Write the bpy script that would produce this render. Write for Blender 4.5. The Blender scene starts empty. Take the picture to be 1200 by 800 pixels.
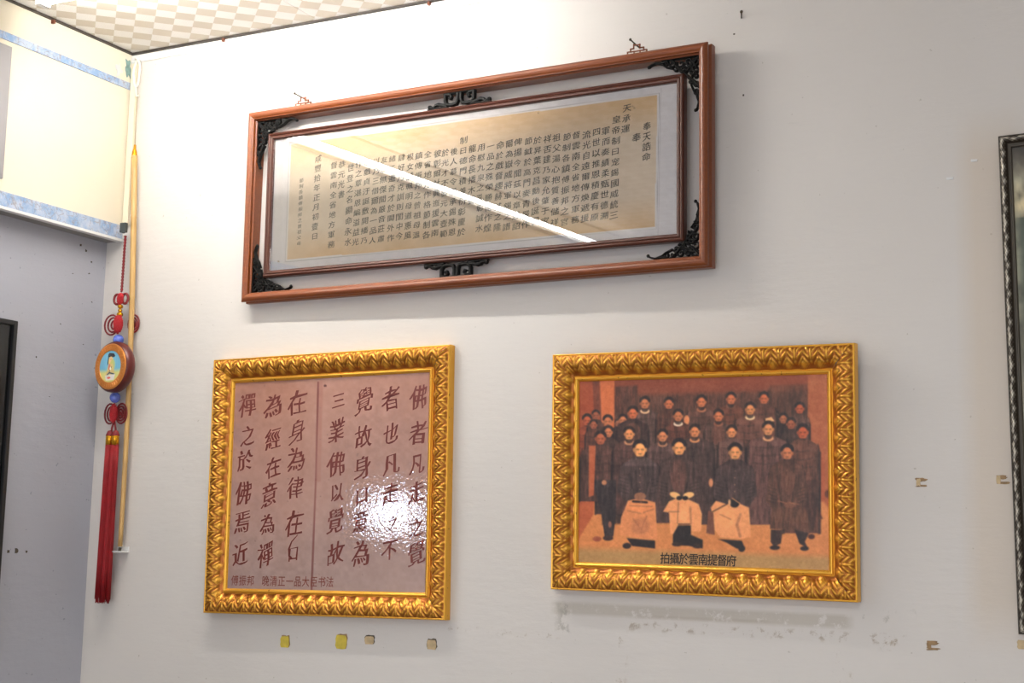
import bpy, bmesh, math, random
import numpy as np
from mathutils import Vector, Matrix
random.seed(7); rng = np.random.default_rng(7)
sc = bpy.context.scene
PI = math.pi
# ------------------------------------------------------------------ camera
ZE = 1.55                                   # eye height
cam_d = bpy.data.cameras.new('camera'); cam = bpy.data.objects.new('camera', cam_d)
sc.collection.objects.link(cam); sc.camera = cam
yaw, pitch, roll = 0.4782, 0.1396, 0.0197
f_ = Vector((-math.sin(yaw)*math.cos(pitch), math.cos(yaw)*math.cos(pitch), math.sin(pitch)))
r0 = Vector((math.cos(yaw), math.sin(yaw), 0)); u0 = r0.cross(f_)
r_ = r0*math.cos(roll)+u0*math.sin(roll); u_ = -r0*math.sin(roll)+u0*math.cos(roll)
M = Matrix((r_, u_, -f_)).transposed().to_4x4(); M.translation = (2.6274, -2.7728, ZE)
cam.matrix_world = M
cam_d.sensor_width = 36; cam_d.lens = 52.07
cam_d.shift_x = -30.2/1200; cam_d.shift_y = 4.05/1200
cam_d.clip_start = 0.05
# ------------------------------------------------------------------ world, exposure, large lights
w = bpy.data.worlds.new('world'); sc.world = w; w.use_nodes = True
w.node_tree.nodes['Background'].inputs[0].default_value = (0.62, 0.75, 1, 1)
w.node_tree.nodes['Background'].inputs[1].default_value = 1.0
sc.view_settings.view_transform = 'Standard'; sc.view_settings.look = 'None'
sc.view_settings.gamma = 1; sc.view_settings.use_curve_mapping = False
sc.view_settings.exposure = -0.13

def area(name, loc, rot, sx, sy, power, col):
    l = bpy.data.lights.new(name, 'AREA'); l.shape = 'RECTANGLE'; l.size = sx; l.size_y = sy
    l.energy = power; l.color = col
    o = bpy.data.objects.new(name, l); o.location = loc; o.rotation_euler = rot
    sc.collection.objects.link(o); return o
# daylight through the shop front behind the photographer, and through the low window in the left wall
area('shopfront_daylight', (2.2, -4.68, 1.25), (PI/2, 0, 0), 3.0, 2.1, 50, (0.97, 0.97, 1.0))
area('side_window_daylight', (-0.08, -1.45, ZE+0.125), (0, -PI/2, 0), 0.06, 0.28, 2.8, (0.66, 0.78, 1.0))
WALL_TUBE, CEILING_TUBE = 55, 125
area('added_ceiling_fill', (2.5, -2.7, ZE+1.235), (0, 0, 0), 1.2, 0.6, 22, (1.0, 0.98, 0.95))  # added unseen overhead area light for broad soft fill, no fixture built
# ------------------------------------------------------------------ helpers
def link(o): sc.collection.objects.link(o); return o
def mesh_obj(name, verts, faces, mat=None, parent=None, smooth=False):
    me = bpy.data.meshes.new(name); me.from_pydata([tuple(v) for v in verts], [], faces); me.update()
    if mat: me.materials.append(mat)
    if smooth: me.shade_smooth()
    o = bpy.data.objects.new(name, me); link(o)
    if parent: o.parent = parent
    return o
class MB:
    def __init__(s): s.v = []; s.f = []
    def add(s, vs, fs):
        n = len(s.v); s.v += [tuple(v) for v in vs]; s.f += [tuple(i+n for i in f) for f in fs]
    def box(s, x0, x1, y0, y1, z0, z1):
        s.add([(x0,y0,z0),(x1,y0,z0),(x1,y1,z0),(x0,y1,z0),(x0,y0,z1),(x1,y0,z1),(x1,y1,z1),(x0,y1,z1)],
              [(0,3,2,1),(4,5,6,7),(0,1,5,4),(1,2,6,5),(2,3,7,6),(3,0,4,7)])
    def tube(s, pts, rad, n=8, closed=False, cap=True):
        pts = [Vector(p) for p in pts]; m = len(pts)
        if not hasattr(rad, '__len__'): rad = [rad]*m
        ref = Vector((0.13, 1, 0.07)).normalized(); rings = []
        for i, p in enumerate(pts):
            a = pts[(i-1) % m] if (closed or i > 0) else p
            b = pts[(i+1) % m] if (closed or i < m-1) else p
            t = (b-a).normalized()
            e1 = t.cross(ref)
            if e1.length < 1e-4: e1 = t.cross(Vector((1,0,0)))
            e1.normalize(); e2 = t.cross(e1)
            rings.append([p+(e1*math.cos(2*PI*k/n)+e2*math.sin(2*PI*k/n))*rad[i] for k in range(n)])
        vs = [v for r in rings for v in r]; fs = []
        for i in range(m if closed else m-1):
            j = (i+1) % m
            for k in range(n): fs.append((i*n+k, i*n+(k+1)%n, j*n+(k+1)%n, j*n+k))
        if cap and not closed:
            fs.append(tuple(range(n-1,-1,-1))); fs.append(tuple((m-1)*n+k for k in range(n)))
        s.add(vs, fs)
    def sphere(s, c, r, n=12, sq=(1,1,1)):
        c = Vector(c); vs = []; fs = []
        m = n//2
        for i in range(m+1):
            a = PI*i/m
            for k in range(n):
                b = 2*PI*k/n
                vs.append((c.x+r*sq[0]*math.sin(a)*math.cos(b), c.y+r*sq[1]*math.sin(a)*math.sin(b), c.z+r*sq[2]*math.cos(a)))
        for i in range(m):
            for k in range(n): fs.append((i*n+k, (i+1)*n+k, (i+1)*n+(k+1)%n, i*n+(k+1)%n))
        s.add(vs, fs)
    def lathe(s, prof, c=(0,0,0), axis='z', n=32):
        # prof: (radius, height)
        vs = []; fs = []; c = Vector(c)
        for r, h in prof:
            for k in range(n):
                a = 2*PI*k/n
                if axis == 'z': vs.append((c.x+r*math.cos(a), c.y+r*math.sin(a), c.z+h))
                else: vs.append((c.x+r*math.cos(a), c.y+h, c.z+r*math.sin(a)))
        for i in range(len(prof)-1):
            for k in range(n): fs.append((i*n+k, i*n+(k+1)%n, (i+1)*n+(k+1)%n, (i+1)*n+k))
        s.add(vs, fs)
    def build(s, name, mat, parent=None, smooth=False): return mesh_obj(name, s.v, s.f, mat, parent, smooth)
def box(name, x0, x1, y0, y1, z0, z1, mat, parent=None, bevel=0):
    m = MB(); m.box(x0,x1,y0,y1,z0,z1); o = m.build(name, mat, parent)
    if bevel:
        b = o.modifiers.new('bevel','BEVEL'); b.width = bevel; b.segments = 2
    return o
def tag(o, label, cat, group=None):
    o['label'] = label; o['category'] = cat
    if group: o['group'] = group
    return o
def struct(o): o['kind'] = 'structure'; return o
def empty(name, loc=(0,0,0)):
    o = bpy.data.objects.new(name, None); o.empty_display_size = 0.05; o.location = loc; return link(o)
# ---- materials
def new_mat(name):
    m = bpy.data.materials.new(name); m.use_nodes = True
    return m, m.node_tree.nodes, m.node_tree.links, m.node_tree.nodes['Principled BSDF']
def srgb(r, g, b):
    f = lambda c: (c/255)/12.92 if c/255 <= 0.04045 else (((c/255)+0.055)/1.055)**2.4
    return (f(r), f(g), f(b), 1)
def simple(name, col, rough=0.5, metal=0, bump=0, scale=60, var=0, coat=0, spec=None):
    m, N, L, B = new_mat(name)
    B.inputs['Base Color'].default_value = col; B.inputs['Roughness'].default_value = rough
    B.inputs['Metallic'].default_value = metal; B.inputs['Coat Weight'].default_value = coat
    if spec is not None: B.inputs['Specular IOR Level'].default_value = spec
    if bump or var:
        tc = N.new('ShaderNodeTexCoord'); nz = N.new('ShaderNodeTexNoise'); nz.inputs['Scale'].default_value = scale
        nz.inputs['Detail'].default_value = 5; L.new(tc.outputs['Object'], nz.inputs['Vector'])
        if bump:
            b = N.new('ShaderNodeBump'); b.inputs['Strength'].default_value = bump; b.inputs['Distance'].default_value = 0.002
            L.new(nz.outputs['Fac'], b.inputs['Height']); L.new(b.outputs['Normal'], B.inputs['Normal'])
        if var:
            r = N.new('ShaderNodeValToRGB'); r.color_ramp.elements[0].position = 0.3; r.color_ramp.elements[1].position = 0.7
            r.color_ramp.elements[0].color = (*[c*(1-var) for c in col[:3]], 1); r.color_ramp.elements[1].color = (*[min(1, c*(1+var)) for c in col[:3]], 1)
            L.new(nz.outputs['Fac'], r.inputs['Fac']); L.new(r.outputs['Color'], B.inputs['Base Color'])
    return m
class G:
    """small node-graph helper"""
    def __init__(s, N, L): s.N = N; s.L = L
    def m(s, op, a, b=None, c=None, clamp=False):
        n = s.N.new('ShaderNodeMath'); n.operation = op; n.use_clamp = clamp
        for i, x in enumerate((a, b, c)):
            if x is None: continue
            if isinstance(x, (int, float)): n.inputs[i].default_value = x
            else: s.L.new(x, n.inputs[i])
        return n.outputs[0]
    def box(s, x, a, b, soft):       # 1 inside [a,b]
        lo = s.N.new('ShaderNodeMapRange'); lo.inputs[1].default_value = a-soft; lo.inputs[2].default_value = a+soft; s.L.new(x, lo.inputs[0])
        hi = s.N.new('ShaderNodeMapRange'); hi.inputs[1].default_value = b+soft; hi.inputs[2].default_value = b-soft; s.L.new(x, hi.inputs[0])
        return s.m('MULTIPLY', lo.outputs[0], hi.outputs[0])
    def noise(s, vec, scale, detail=4, rough=0.5):
        n = s.N.new('ShaderNodeTexNoise'); n.inputs['Scale'].default_value = scale; n.inputs['Detail'].default_value = detail
        n.inputs['Roughness'].default_value = rough; s.L.new(vec, n.inputs['Vector']); return n.outputs['Fac']
    def mixc(s, fac, a, b):
        n = s.N.new('ShaderNodeMix'); n.data_type = 'RGBA'
        if isinstance(fac, float): n.inputs[0].default_value = fac
        else: s.L.new(fac, n.inputs[0])
        for i, x in ((6, a), (7, b)):
            if isinstance(x, tuple): n.inputs[i].default_value = x
            else: s.L.new(x, n.inputs[i])
        return n.outputs[2]
    def range(s, x, a, b, c=0., d=1.):
        n = s.N.new('ShaderNodeMapRange')
        for i, v in enumerate((a, b, c, d)): n.inputs[i+1].default_value = v
        s.L.new(x, n.inputs[0]); return n.outputs[0]

def wall_paint(name, base, dirty=False, speck=None, rough=0.55):
    m, N, L, B = new_mat(name); g = G(N, L)
    tc = N.new('ShaderNodeTexCoord'); v = tc.outputs['Object']
    sep = N.new('ShaderNodeSeparateXYZ'); L.new(v, sep.inputs[0]); X, Y, Z = sep.outputs
    col = g.mixc(g.range(g.noise(v, 1.6, 3), 0.35, 0.7), base, (base[0]*0.93, base[1]*0.925, base[2]*0.92, 1))
    # streaky trowel marks, stretched sideways
    mp = N.new('ShaderNodeMapping'); mp.inputs['Scale'].default_value = (14, 14, 60); L.new(v, mp.inputs['Vector'])
    streak = g.noise(mp.outputs[0], 1.0, 6, 0.6)
    col = g.mixc(g.m('MULTIPLY', g.range(streak, 0.55, 0.75), 0.18), col, (base[0]*0.86, base[1]*0.86, base[2]*0.88, 1))
    # tiny specks
    sp = g.range(g.noise(v, 95, 2, 0.4), 0.735, 0.77)
    col = g.mixc(g.m('MULTIPLY', sp, 0.45), col, speck or srgb(150, 140, 125))
    if dirty:
        n1 = g.noise(v, 38, 8, 0.75); n2 = g.noise(v, 9, 3); fine = g.noise(v, 160, 6, 0.7)
        zt = g.m('ADD', Z, g.m('MULTIPLY', g.m('SUBTRACT', X, 1.25), 0.01))
        def stain(xa, xb, za, zb, thr, colr, amt, src, zz=None):
            nonlocal col
            k = g.m('MULTIPLY', g.box(X, xa, xb, 0.01), g.box(zz or Z, za, zb, 0.004))
            k = g.m('MULTIPLY', g.m('MULTIPLY', k, g.range(src, thr, thr+0.06)), amt)
            col = g.mixc(k, col, colr)
        tan = srgb(150, 132, 108); grey = srgb(150, 145, 135)
        stain(1.24, 1.86, ZE-0.122, ZE-0.098, 0.40, srgb(176, 168, 154), 0.6, n1, zt)
        stain(1.40, 1.96, ZE-0.147, ZE-0.130, 0.53, tan, 0.6, n1, zt)
        stain(0.95, 1.25, ZE-0.172, ZE-0.158, 0.55, tan, 0.55, n1)
        stain(1.92, 1.955, ZE-0.165, ZE-0.135, 0.52, tan, 0.6, n1)
        stain(1.375, 1.40, ZE-0.28, ZE-0.13, 0.56, tan, 0.6, n1)
        stain(1.83, 1.86, ZE-0.28, ZE-0.15, 0.56, tan, 0.6, n1)
        stain(1.25, 1.28, ZE-0.16, ZE-0.10, 0.50, grey, 0.6, n1)
        stain(0.50, 0.98, ZE-0.20, ZE-0.12, 0.66, grey, 0.5, n1)
        stain(1.88, 1.98, ZE-0.118, ZE-0.09, 0.58, grey, 0.5, n1)
        # hairline scratches
        stain(1.43, 1.70, ZE-0.1225, ZE-0.1210, 0.40, tan, 0.5, n2)
        # tan-tinted band beside the dark frame, about as tall as it
        k = g.m('MULTIPLY', g.box(X, 2.085, 2.19, 0.02), g.box(Z, ZE-0.12, ZE+0.80, 0.05))
        col = g.mixc(g.m('MULTIPLY', k, 0.35), col, srgb(205, 182, 150))
        # faint long scuffs
        k = g.m('MULTIPLY', g.range(g.noise(mp.outputs[0], 0.35, 8, 0.8), 0.62, 0.72), 0.16)
        col = g.mixc(k, col, srgb(150, 148, 148))
    L.new(col, B.inputs['Base Color']); B.inputs['Roughness'].default_value = rough
    b = N.new('ShaderNodeBump'); b.inputs['Strength'].default_value = 0.5; b.inputs['Distance'].default_value = 0.0012
    L.new(g.m('ADD', streak, g.m('MULTIPLY', g.noise(v, 22, 5, 0.6), 1.2)), b.inputs['Height']); L.new(b.outputs[0], B.inputs['Normal'])
    return m
M_wall = wall_paint('main_wall_paint', srgb(214, 209, 203), True)
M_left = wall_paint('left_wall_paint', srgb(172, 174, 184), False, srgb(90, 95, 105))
M_plain = simple('far_wall_paint', srgb(215, 212, 205), 0.6, bump=0.1, scale=20)
M_floor = simple('floor_tile', srgb(150, 140, 128), 0.3, var=0.1, scale=3)
M_cream = simple('cream_laminate', srgb(228, 219, 198), 0.25, var=0.04, scale=3)
M_lath = simple('cream_wood_strip', srgb(226, 216, 192), 0.4, bump=0.1)
M_black_line = simple('dark_shadow_trim', srgb(52, 44, 38), 0.5)
M_white = simple('white_trim_paint', srgb(222, 222, 220), 0.45)
M_brown = simple('rusty_nail', srgb(120, 70, 50), 0.5, 0.4)
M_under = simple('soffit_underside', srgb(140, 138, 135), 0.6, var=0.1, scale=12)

def blue_marble():
    m, N, L, B = new_mat('blue_marbled_vinyl'); g = G(N, L)
    tc = N.new('ShaderNodeTexCoord'); v = tc.outputs['Object']
    a = g.noise(v, 26, 6, 0.65); b = g.noise(v, 60, 5, 0.7)
    n = N.new('ShaderNodeTexNoise'); n.inputs['Scale'].default_value = 30; n.inputs['Detail'].default_value = 3; n.inputs['Distortion'].default_value = 1.6
    L.new(v, n.inputs['Vector']); vein = g.m('ABSOLUTE', g.m('SUBTRACT', n.outputs['Fac'], 0.5))
    col = g.mixc(g.range(a, 0.4, 0.62), srgb(128, 158, 196), srgb(176, 188, 206))
    col = g.mixc(g.m('MULTIPLY', g.range(b, 0.5, 0.7), 0.5), col, srgb(205, 205, 208))
    col = g.mixc(g.m('MULTIPLY', g.range(vein, 0.03, 0.0), 0.65), col, srgb(140, 118, 108))
    L.new(col, B.inputs['Base Color']); B.inputs['Roughness'].default_value = 0.35; return m
M_blue = blue_marble()

def ceiling_mat():
    m, N, L, B = new_mat('woven_pattern_ceiling_panel'); g = G(N, L)
    tc = N.new('ShaderNodeTexCoord'); sep = N.new('ShaderNodeSeparateXYZ'); L.new(tc.outputs['Object'], sep.inputs[0])
    X, Y, Z = sep.outputs; P = 0.045
    ck = N.new('ShaderNodeTexChecker'); ck.inputs['Scale'].default_value = 1/P
    mp = N.new('ShaderNodeMapping'); mp.inputs['Rotation'].default_value = (0, 0, PI/4); mp.inputs['Location'].default_value = (0.01, 0.006, 0.5); mp.inputs['Scale'].default_value = (1, 1, 0.001)
    L.new(tc.outputs['Object'], mp.inputs['Vector']); L.new(mp.outputs[0], ck.inputs['Vector'])
    hx = g.m('GREATER_THAN', g.m('SINE', g.m('MULTIPLY', X, 2*PI/0.0055)), 0.1)
    hy = g.m('GREATER_THAN', g.m('SINE', g.m('MULTIPLY', Y, 2*PI/0.0055)), 0.1)
    white = g.mixc(g.m('MULTIPLY', hx, 0.35), srgb(246, 244, 240), srgb(206, 196, 184))
    dark = g.mixc(g.m('MULTIPLY', hy, 0.35), srgb(206, 196, 180), srgb(216, 208, 196))
    col = g.mixc(ck.outputs['Fac'], dark, white)
    L.new(col, B.inputs['Base Color']); B.inputs['Roughness'].default_value = 0.5; return m
M_ceil = ceiling_mat()
def wood(name, c1, c2, rough=0.32, coat=0.3, axis=(6,60,60)):
    m, N, L, B = new_mat(name); g = G(N, L); tc = N.new('ShaderNodeTexCoord')
    mp = N.new('ShaderNodeMapping'); mp.inputs['Scale'].default_value = axis; L.new(tc.outputs['Object'], mp.inputs['Vector'])
    col = g.mixc(g.range(g.noise(mp.outputs[0], 4, 6, 0.6), 0.3, 0.7), c1, c2)
    L.new(col, B.inputs['Base Color']); B.inputs['Roughness'].default_value = rough; B.inputs['Coat Weight'].default_value = coat
    B.inputs['Coat Roughness'].default_value = 0.25; return m
M_wood = wood('orange_brown_wood', srgb(112, 52, 15), srgb(128, 64, 20), 0.42, 0.15)
M_wood2 = wood('dark_brown_wood', srgb(70, 32, 18), srgb(82, 39, 23), 0.42, 0.15)
M_bamboo = wood('pale_bamboo', srgb(182, 142, 84), srgb(204, 168, 106), 0.4, 0.1, (80, 80, 3))
M_ebony = simple('black_carved_wood', srgb(13, 12, 11), 0.6, bump=0.2, spec=0.2)
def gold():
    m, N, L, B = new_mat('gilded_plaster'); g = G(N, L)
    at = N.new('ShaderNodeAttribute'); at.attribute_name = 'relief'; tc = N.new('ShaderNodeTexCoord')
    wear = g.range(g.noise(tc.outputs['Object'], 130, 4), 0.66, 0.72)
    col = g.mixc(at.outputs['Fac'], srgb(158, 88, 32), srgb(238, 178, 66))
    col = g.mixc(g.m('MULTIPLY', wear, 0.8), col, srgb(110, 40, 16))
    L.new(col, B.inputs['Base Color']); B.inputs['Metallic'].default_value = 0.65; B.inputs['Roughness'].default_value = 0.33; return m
M_gold = gold()
def antique_silver():
    m, N, L, B = new_mat('antique_silver'); g = G(N, L)
    at = N.new('ShaderNodeAttribute'); at.attribute_name = 'relief'
    col = g.mixc(at.outputs['Fac'], srgb(48, 40, 32), srgb(214, 206, 190))
    L.new(col, B.inputs['Base Color']); B.inputs['Metallic'].default_value = 0.5; B.inputs['Roughness'].default_value = 0.35; return m
M_silver = antique_silver()
M_brass = simple('tarnished_brass', srgb(112, 62, 38), 0.4, 0.5)
M_steel = simple('dark_nail', srgb(70, 62, 50), 0.4, 0.8)
M_ink = simple('black_ink', srgb(44, 38, 32), 0.8)
M_ink_red = simple('brown_red_ink', srgb(108, 46, 38), 0.5)
M_ink_cap = simple('caption_black', srgb(22, 18, 16), 0.5)
M_ink_side = simple('caption_brown', srgb(118, 56, 42), 0.5)
M_back = simple('backing_board', srgb(140, 115, 85), 0.8)
M_black = simple('black_satin_plastic', srgb(24, 24, 26), 0.3)
M_black2 = simple('black_glossy_panel', srgb(14, 14, 16), 0.08)
M_grey = simple('brushed_grey_metal', srgb(150, 148, 150), 0.35, 0.3, bump=0.1, scale=40)
M_red = simple('red_cord', srgb(176, 18, 30), 0.55, bump=0.3, scale=400)
M_red_dark = simple('dark_red_cord', srgb(120, 22, 26), 0.55, bump=0.3, scale=400)
M_tassel = simple('red_silk_thread', srgb(142, 8, 18), 0.55, var=0.15, scale=60)
M_goldcap = simple('polished_gold', srgb(220, 160, 40), 0.25, 0.9)
M_maroon = simple('lacquered_maroon_wood', srgb(84, 20, 15), 0.38, coat=0.1)
M_cordwhite = simple('white_string', srgb(236, 232, 220), 0.7)
M_greycord = simple('grey_beige_string', srgb(176, 160, 132), 0.7)
M_bead = simple('blue_glass_bead', srgb(88, 112, 205), 0.08, var=0.35, scale=90, coat=1)
M_yellow = simple('yellow_underpaint', srgb(206, 184, 70), 0.7, var=0.12, scale=90)
M_tan = simple('tan_tape_residue', srgb(196, 172, 132), 0.7, var=0.15, scale=90)
M_brownchip = simple('brown_tape_residue', srgb(150, 122, 86), 0.7, var=0.25, scale=120)
M_darkchip = simple('dark_scab', srgb(80, 72, 58), 0.8)
M_teal = simple('teal_old_paint', srgb(120, 150, 146), 0.7, var=0.3, scale=60)
M_copper = simple('copper_engraved_ring', srgb(214, 138, 66), 0.32, 0.6, bump=0.6, scale=220)

# ------------------------------------------------------------------ the setting
XR, YB, ZC = 4.4, -4.6, ZE+1.25
REC = -0.0478                                   # recessed part of the left wall
ZS = ZE+0.758                                    # underside of the bulkhead
struct(box('wall_back', REC-0.1, XR+0.1, 0, 0.12, -0.02, ZC+0.1, M_wall))
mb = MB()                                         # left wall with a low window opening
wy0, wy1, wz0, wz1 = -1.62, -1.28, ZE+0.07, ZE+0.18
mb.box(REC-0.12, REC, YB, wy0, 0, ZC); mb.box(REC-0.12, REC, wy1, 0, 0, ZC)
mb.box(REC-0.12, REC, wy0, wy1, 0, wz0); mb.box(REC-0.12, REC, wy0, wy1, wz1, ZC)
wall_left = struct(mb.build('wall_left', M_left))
mb = MB()
for a, b, c, d in ((wy0, wy1, wz0, wz0+0.012), (wy0, wy1, wz1-0.012, wz1), (wy0, wy0+0.015, wz0, wz1), (wy1-0.015, wy1, wz0, wz1)):
    mb.box(REC-0.05, REC+0.006, a, b, c, d)
struct(mb.build('window_1', M_white))
up = struct(box('wall_upper_left', REC, 0, YB, 0, ZS+0.003, ZC, M_cream))
struct(box('wall_right', XR, XR+0.1, YB, 0, 0, ZC, M_plain))
mb = MB()
mb.box(REC-0.1, 0.65, YB-0.12, YB, 0, ZC); mb.box(3.75, XR+0.1, YB-0.12, YB, 0, ZC); mb.box(0.65, 3.75, YB-0.12, YB, 2.35, ZC); mb.box(0.65, 3.75, YB-0.12, YB, 0, 0.15)
struct(mb.build('wall_front', M_plain))
mb = MB()
mb.box(0.65, 3.75, YB-0.09, YB-0.03, 0.15, 0.2); mb.box(0.65, 3.75, YB-0.09, YB-0.03, 2.3, 2.35)
for x in (0.65, 3.70): mb.box(x, x+0.05, YB-0.09, YB-0.03, 0.15, 2.35)
struct(mb.build('window_2', M_white))
struct(box('floor', REC-0.1, XR+0.1, YB-0.1, 0.1, -0.1, 0, M_floor))
ceil = struct(box('ceiling', REC-0.1, XR+0.1, YB-0.1, 0.1, ZC+0.006, ZC+0.1, simple('ceiling_void', srgb(110, 95, 75), 0.8)))
pw = 0.5855
for i in range(8):
    x0 = 0.0 + i*pw; x1 = min(x0+pw-0.0016, XR)
    for j in range(3):
        y1 = -j*1.55; y0 = max(y1-1.549, YB)
        box('ceiling_panel', x0, x1, y0, y1, ZC, ZC+0.006, M_ceil, ceil)
# dark shadow gap round the ceiling, with its nails
def nailset(tr, pts, ax):
    for p in pts:
        if ax == 'x': box('nail', p-0.003, p+0.003, -0.010, -0.001, ZC-0.013, ZC-0.0045, M_brown, tr)
        else: box('nail', 0.001, 0.010, p-0.003, p+0.003, ZC-0.013, ZC-0.0045, M_brown, tr)
t1 = struct(box('trim_1', 0.0, XR, -0.009, 0, ZC-0.0045, ZC-0.0005, M_black_line)); nailset(t1, (0.301, 0.896, 1.5, 2.1, 2.7), 'x')
t2 = struct(box('trim_2', 0.0, 0.009, YB, 0.0, ZC-0.0045, ZC-0.0005, M_black_line)); nailset(t2, (-0.278, -0.88, -1.5, -2.1), 'y')
struct(box('trim_3', 0.0, XR, -0.004, 0, ZC-0.026, ZC-0.0065, M_white, bevel=0.002))
# blue marbled bands on the bulkhead, white bead along its lower edge
struct(box('trim_4', 0, 0.003, YB, -0.002, ZE+1.153, ZE+1.171, M_blue))
struct(box('trim_5', 0, 0.004, YB, -0.002, ZE+0.759, ZE+0.798, M_blue))
struct(box('trim_6', REC+0.036, 0.006, YB, -0.002, ZS-0.001, ZS+0.0055, M_white))
struct(box('trim_7', REC, REC+0.036, YB, -0.002, ZS, ZS+0.0035, M_under))
struct(box('trim_8', 0.006, 0.024, -0.008, 0, ZE+0.797, ZC-0.03, M_lath, bevel=0.001))   # upright lath in the corner

# irregular flat flakes stuck to or torn from the walls
def flake(name, cx, cz, w, h, mat, parent, plane='y', n=14, t=0.0008, jag=0.18, notch=None, base=0.0):
    pts = []
    for k in range(n):
        a = 2*PI*k/n; c, s = math.cos(a), math.sin(a)
        q = 1/max(abs(c), abs(s)); rr = 1 + random.uniform(-jag, jag)
        x, z = c*q*w/2*rr, s*q*h/2*rr
        if notch and abs(a-notch) < 0.5: x *= 0.25; z *= 0.25
        pts.append((x, z))
    vs = []
    for d in (0, -t):
        for x, z in pts:
            vs.append((cx+x, base+d, cz+z) if plane == 'y' else (base-d, cx+x, cz+z))
    fs = [tuple(range(n-1, -1, -1)), tuple(range(n, 2*n))]+[(k, (k+1) % n, n+(k+1) % n, n+k) for k in range(n)]
    return mesh_obj(name, vs, fs, mat, parent)
wb = bpy.data.objects['wall_back']
for cx, cz, w_, h_, m_, under in ((0.5612, -0.210, 0.024, 0.025, M_yellow, M_brownchip), (0.7146, -0.2035, 0.029, 0.030, M_yellow, M_brownchip),
        (0.7888, -0.1965, 0.024, 0.017, M_tan, M_darkchip), (0.9484, -0.1985, 0.023, 0.020, M_tan, M_darkchip)):
    flake('paint_chip', cx+0.001, ZE+cz+0.002, w_*1.08, h_*1.08, under, wb, jag=0.12)
    flake('tape_scrap', cx, ZE+cz, w_, h_, m_, wb, t=0.0014, jag=0.06)
for cx, cz, s in ((1.9968, 0.1437, 1), (2.141, 0.1477, 1), (2.012, -0.1522, 1)):
    a = random.uniform(-0.05, 0.05)
    flake('tape_scrap', cx, ZE+cz+0.0045, 0.021, 0.0065, M_brownchip, wb, jag=0.3)
    flake('tape_scrap', cx+0.001, ZE+cz-0.006, 0.021, 0.0045, M_brownchip, wb, jag=0.35)
    flake('tape_scrap', cx-0.006 if s else cx, ZE+cz, 0.008, 0.013, M_brownchip if cz < 0 else M_tan, wb, t=0.0012, jag=0.2)
flake('tape_scrap', 2.1694, ZE-0.1437, 0.016, 0.016, M_tan, wb, jag=0.15)
flake('paint_chip', 2.06, ZE+0.715, 0.014, 0.0045, M_white, wb, t=0.002, jag=0.3)
flake('paint_chip', 2.105, ZE+0.745, 0.012, 0.004, M_white, wb, t=0.002, jag=0.3)
flake('paint_chip', 1.63, ZE+1.062, 0.004, 0.003, M_darkchip, wb)
flake('paint_chip', 1.65, ZE+0.93, 0.003, 0.004, M_darkchip, wb)
flake('peeled_patch', -0.014, ZE+1.208, 0.018, 0.046, M_teal, up, plane='x', jag=0.35, n=18, base=0.0)
flake('peeled_patch', -0.045, ZE+1.195, 0.02, 0.03, simple('pale_grey_patch', srgb(206,208,206), 0.7), up, plane='x', jag=0.5, n=18, base=0.0)
for yy, zz, ww in ((-0.05, 0.70, 0.004), (-0.09, 0.735, 0.006), (-0.11, 0.66, 0.003), (-0.04, 0.60, 0.003), (-0.14, 0.53, 0.003), (-0.06, 0.49, 0.0025), (-0.07, 0.725, 0.005), (-0.055, 0.67, 0.004),
                   (-0.21, 0.44, 0.003), (-0.16, 0.35, 0.003), (-0.20, -0.02, 0.005), (-0.23, -0.018, 0.009), (-0.255, -0.02, 0.006)):
    flake('dirt_speck', yy, ZE+zz, ww, ww*random.uniform(0.5, 1.3), M_darkchip, wall_left, plane='x', base=REC, jag=0.3, n=8)

# ------------------------------------------------------------------ fluorescent lamps along the top of the left wall
def tube_mat(name, power):
    m, N_, L_, B_ = new_mat(name)
    B_.inputs['Base Color'].default_value = (1,1,1,1); B_.inputs['Emission Color'].default_value = (1.0, 0.97, 0.92, 1); B_.inputs['Emission Strength'].default_value = power; return m
M_tube = tube_mat('lit_thin_tube', WALL_TUBE); M_tube2 = tube_mat('lit_ceiling_tube', CEILING_TUBE)
for k, (y1, y0) in enumerate(((-0.50, -2.94),)):
    e = empty('tube_light', (0.0, (y0+y1)/2, ZE+1.17)); hl = (y1-y0)/2
    b = MB(); b.box(0.003, 0.024, -hl, hl, -0.012, 0.018); b.build('housing', M_white, e)
    for s in (-1, 1):
        q = MB(); q.box(0.020, 0.052, s*(hl-0.012)-0.008, s*(hl-0.012)+0.008, -0.014, 0.012); q.build('end_cap', M_white, e)
    q = MB(); q.tube([(0.040, -hl+0.02, 0), (0.040, hl-0.02, 0)], 0.008, 12); q.build('glass_tube', M_tube, e, True)
    e_wall = e
    tag(e, 'long lit white fluorescent tube high on the left wall, mirrored in the scroll glass', 'lamp')

e = empty('ceiling_lamp', (0.62, -0.47, ZC)); hl = 0.46
b = MB(); b.box(-hl, hl, -0.025, 0.025, -0.030, -0.001); b.build('housing', M_white, e)
for s in (-1, 1):
    q = MB(); q.box(s*(hl-0.012)-0.008, s*(hl-0.012)+0.008, -0.015, 0.015, -0.062, -0.028); q.build('end_cap', M_white, e)
q = MB(); q.tube([(-hl+0.02, 0, -0.047), (hl-0.02, 0, -0.047)], 0.013, 12); q.build('glass_tube', M_tube2, e, True)
tag(e, 'lit fluorescent batten under the ceiling close to the back wall', 'lamp')

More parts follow.
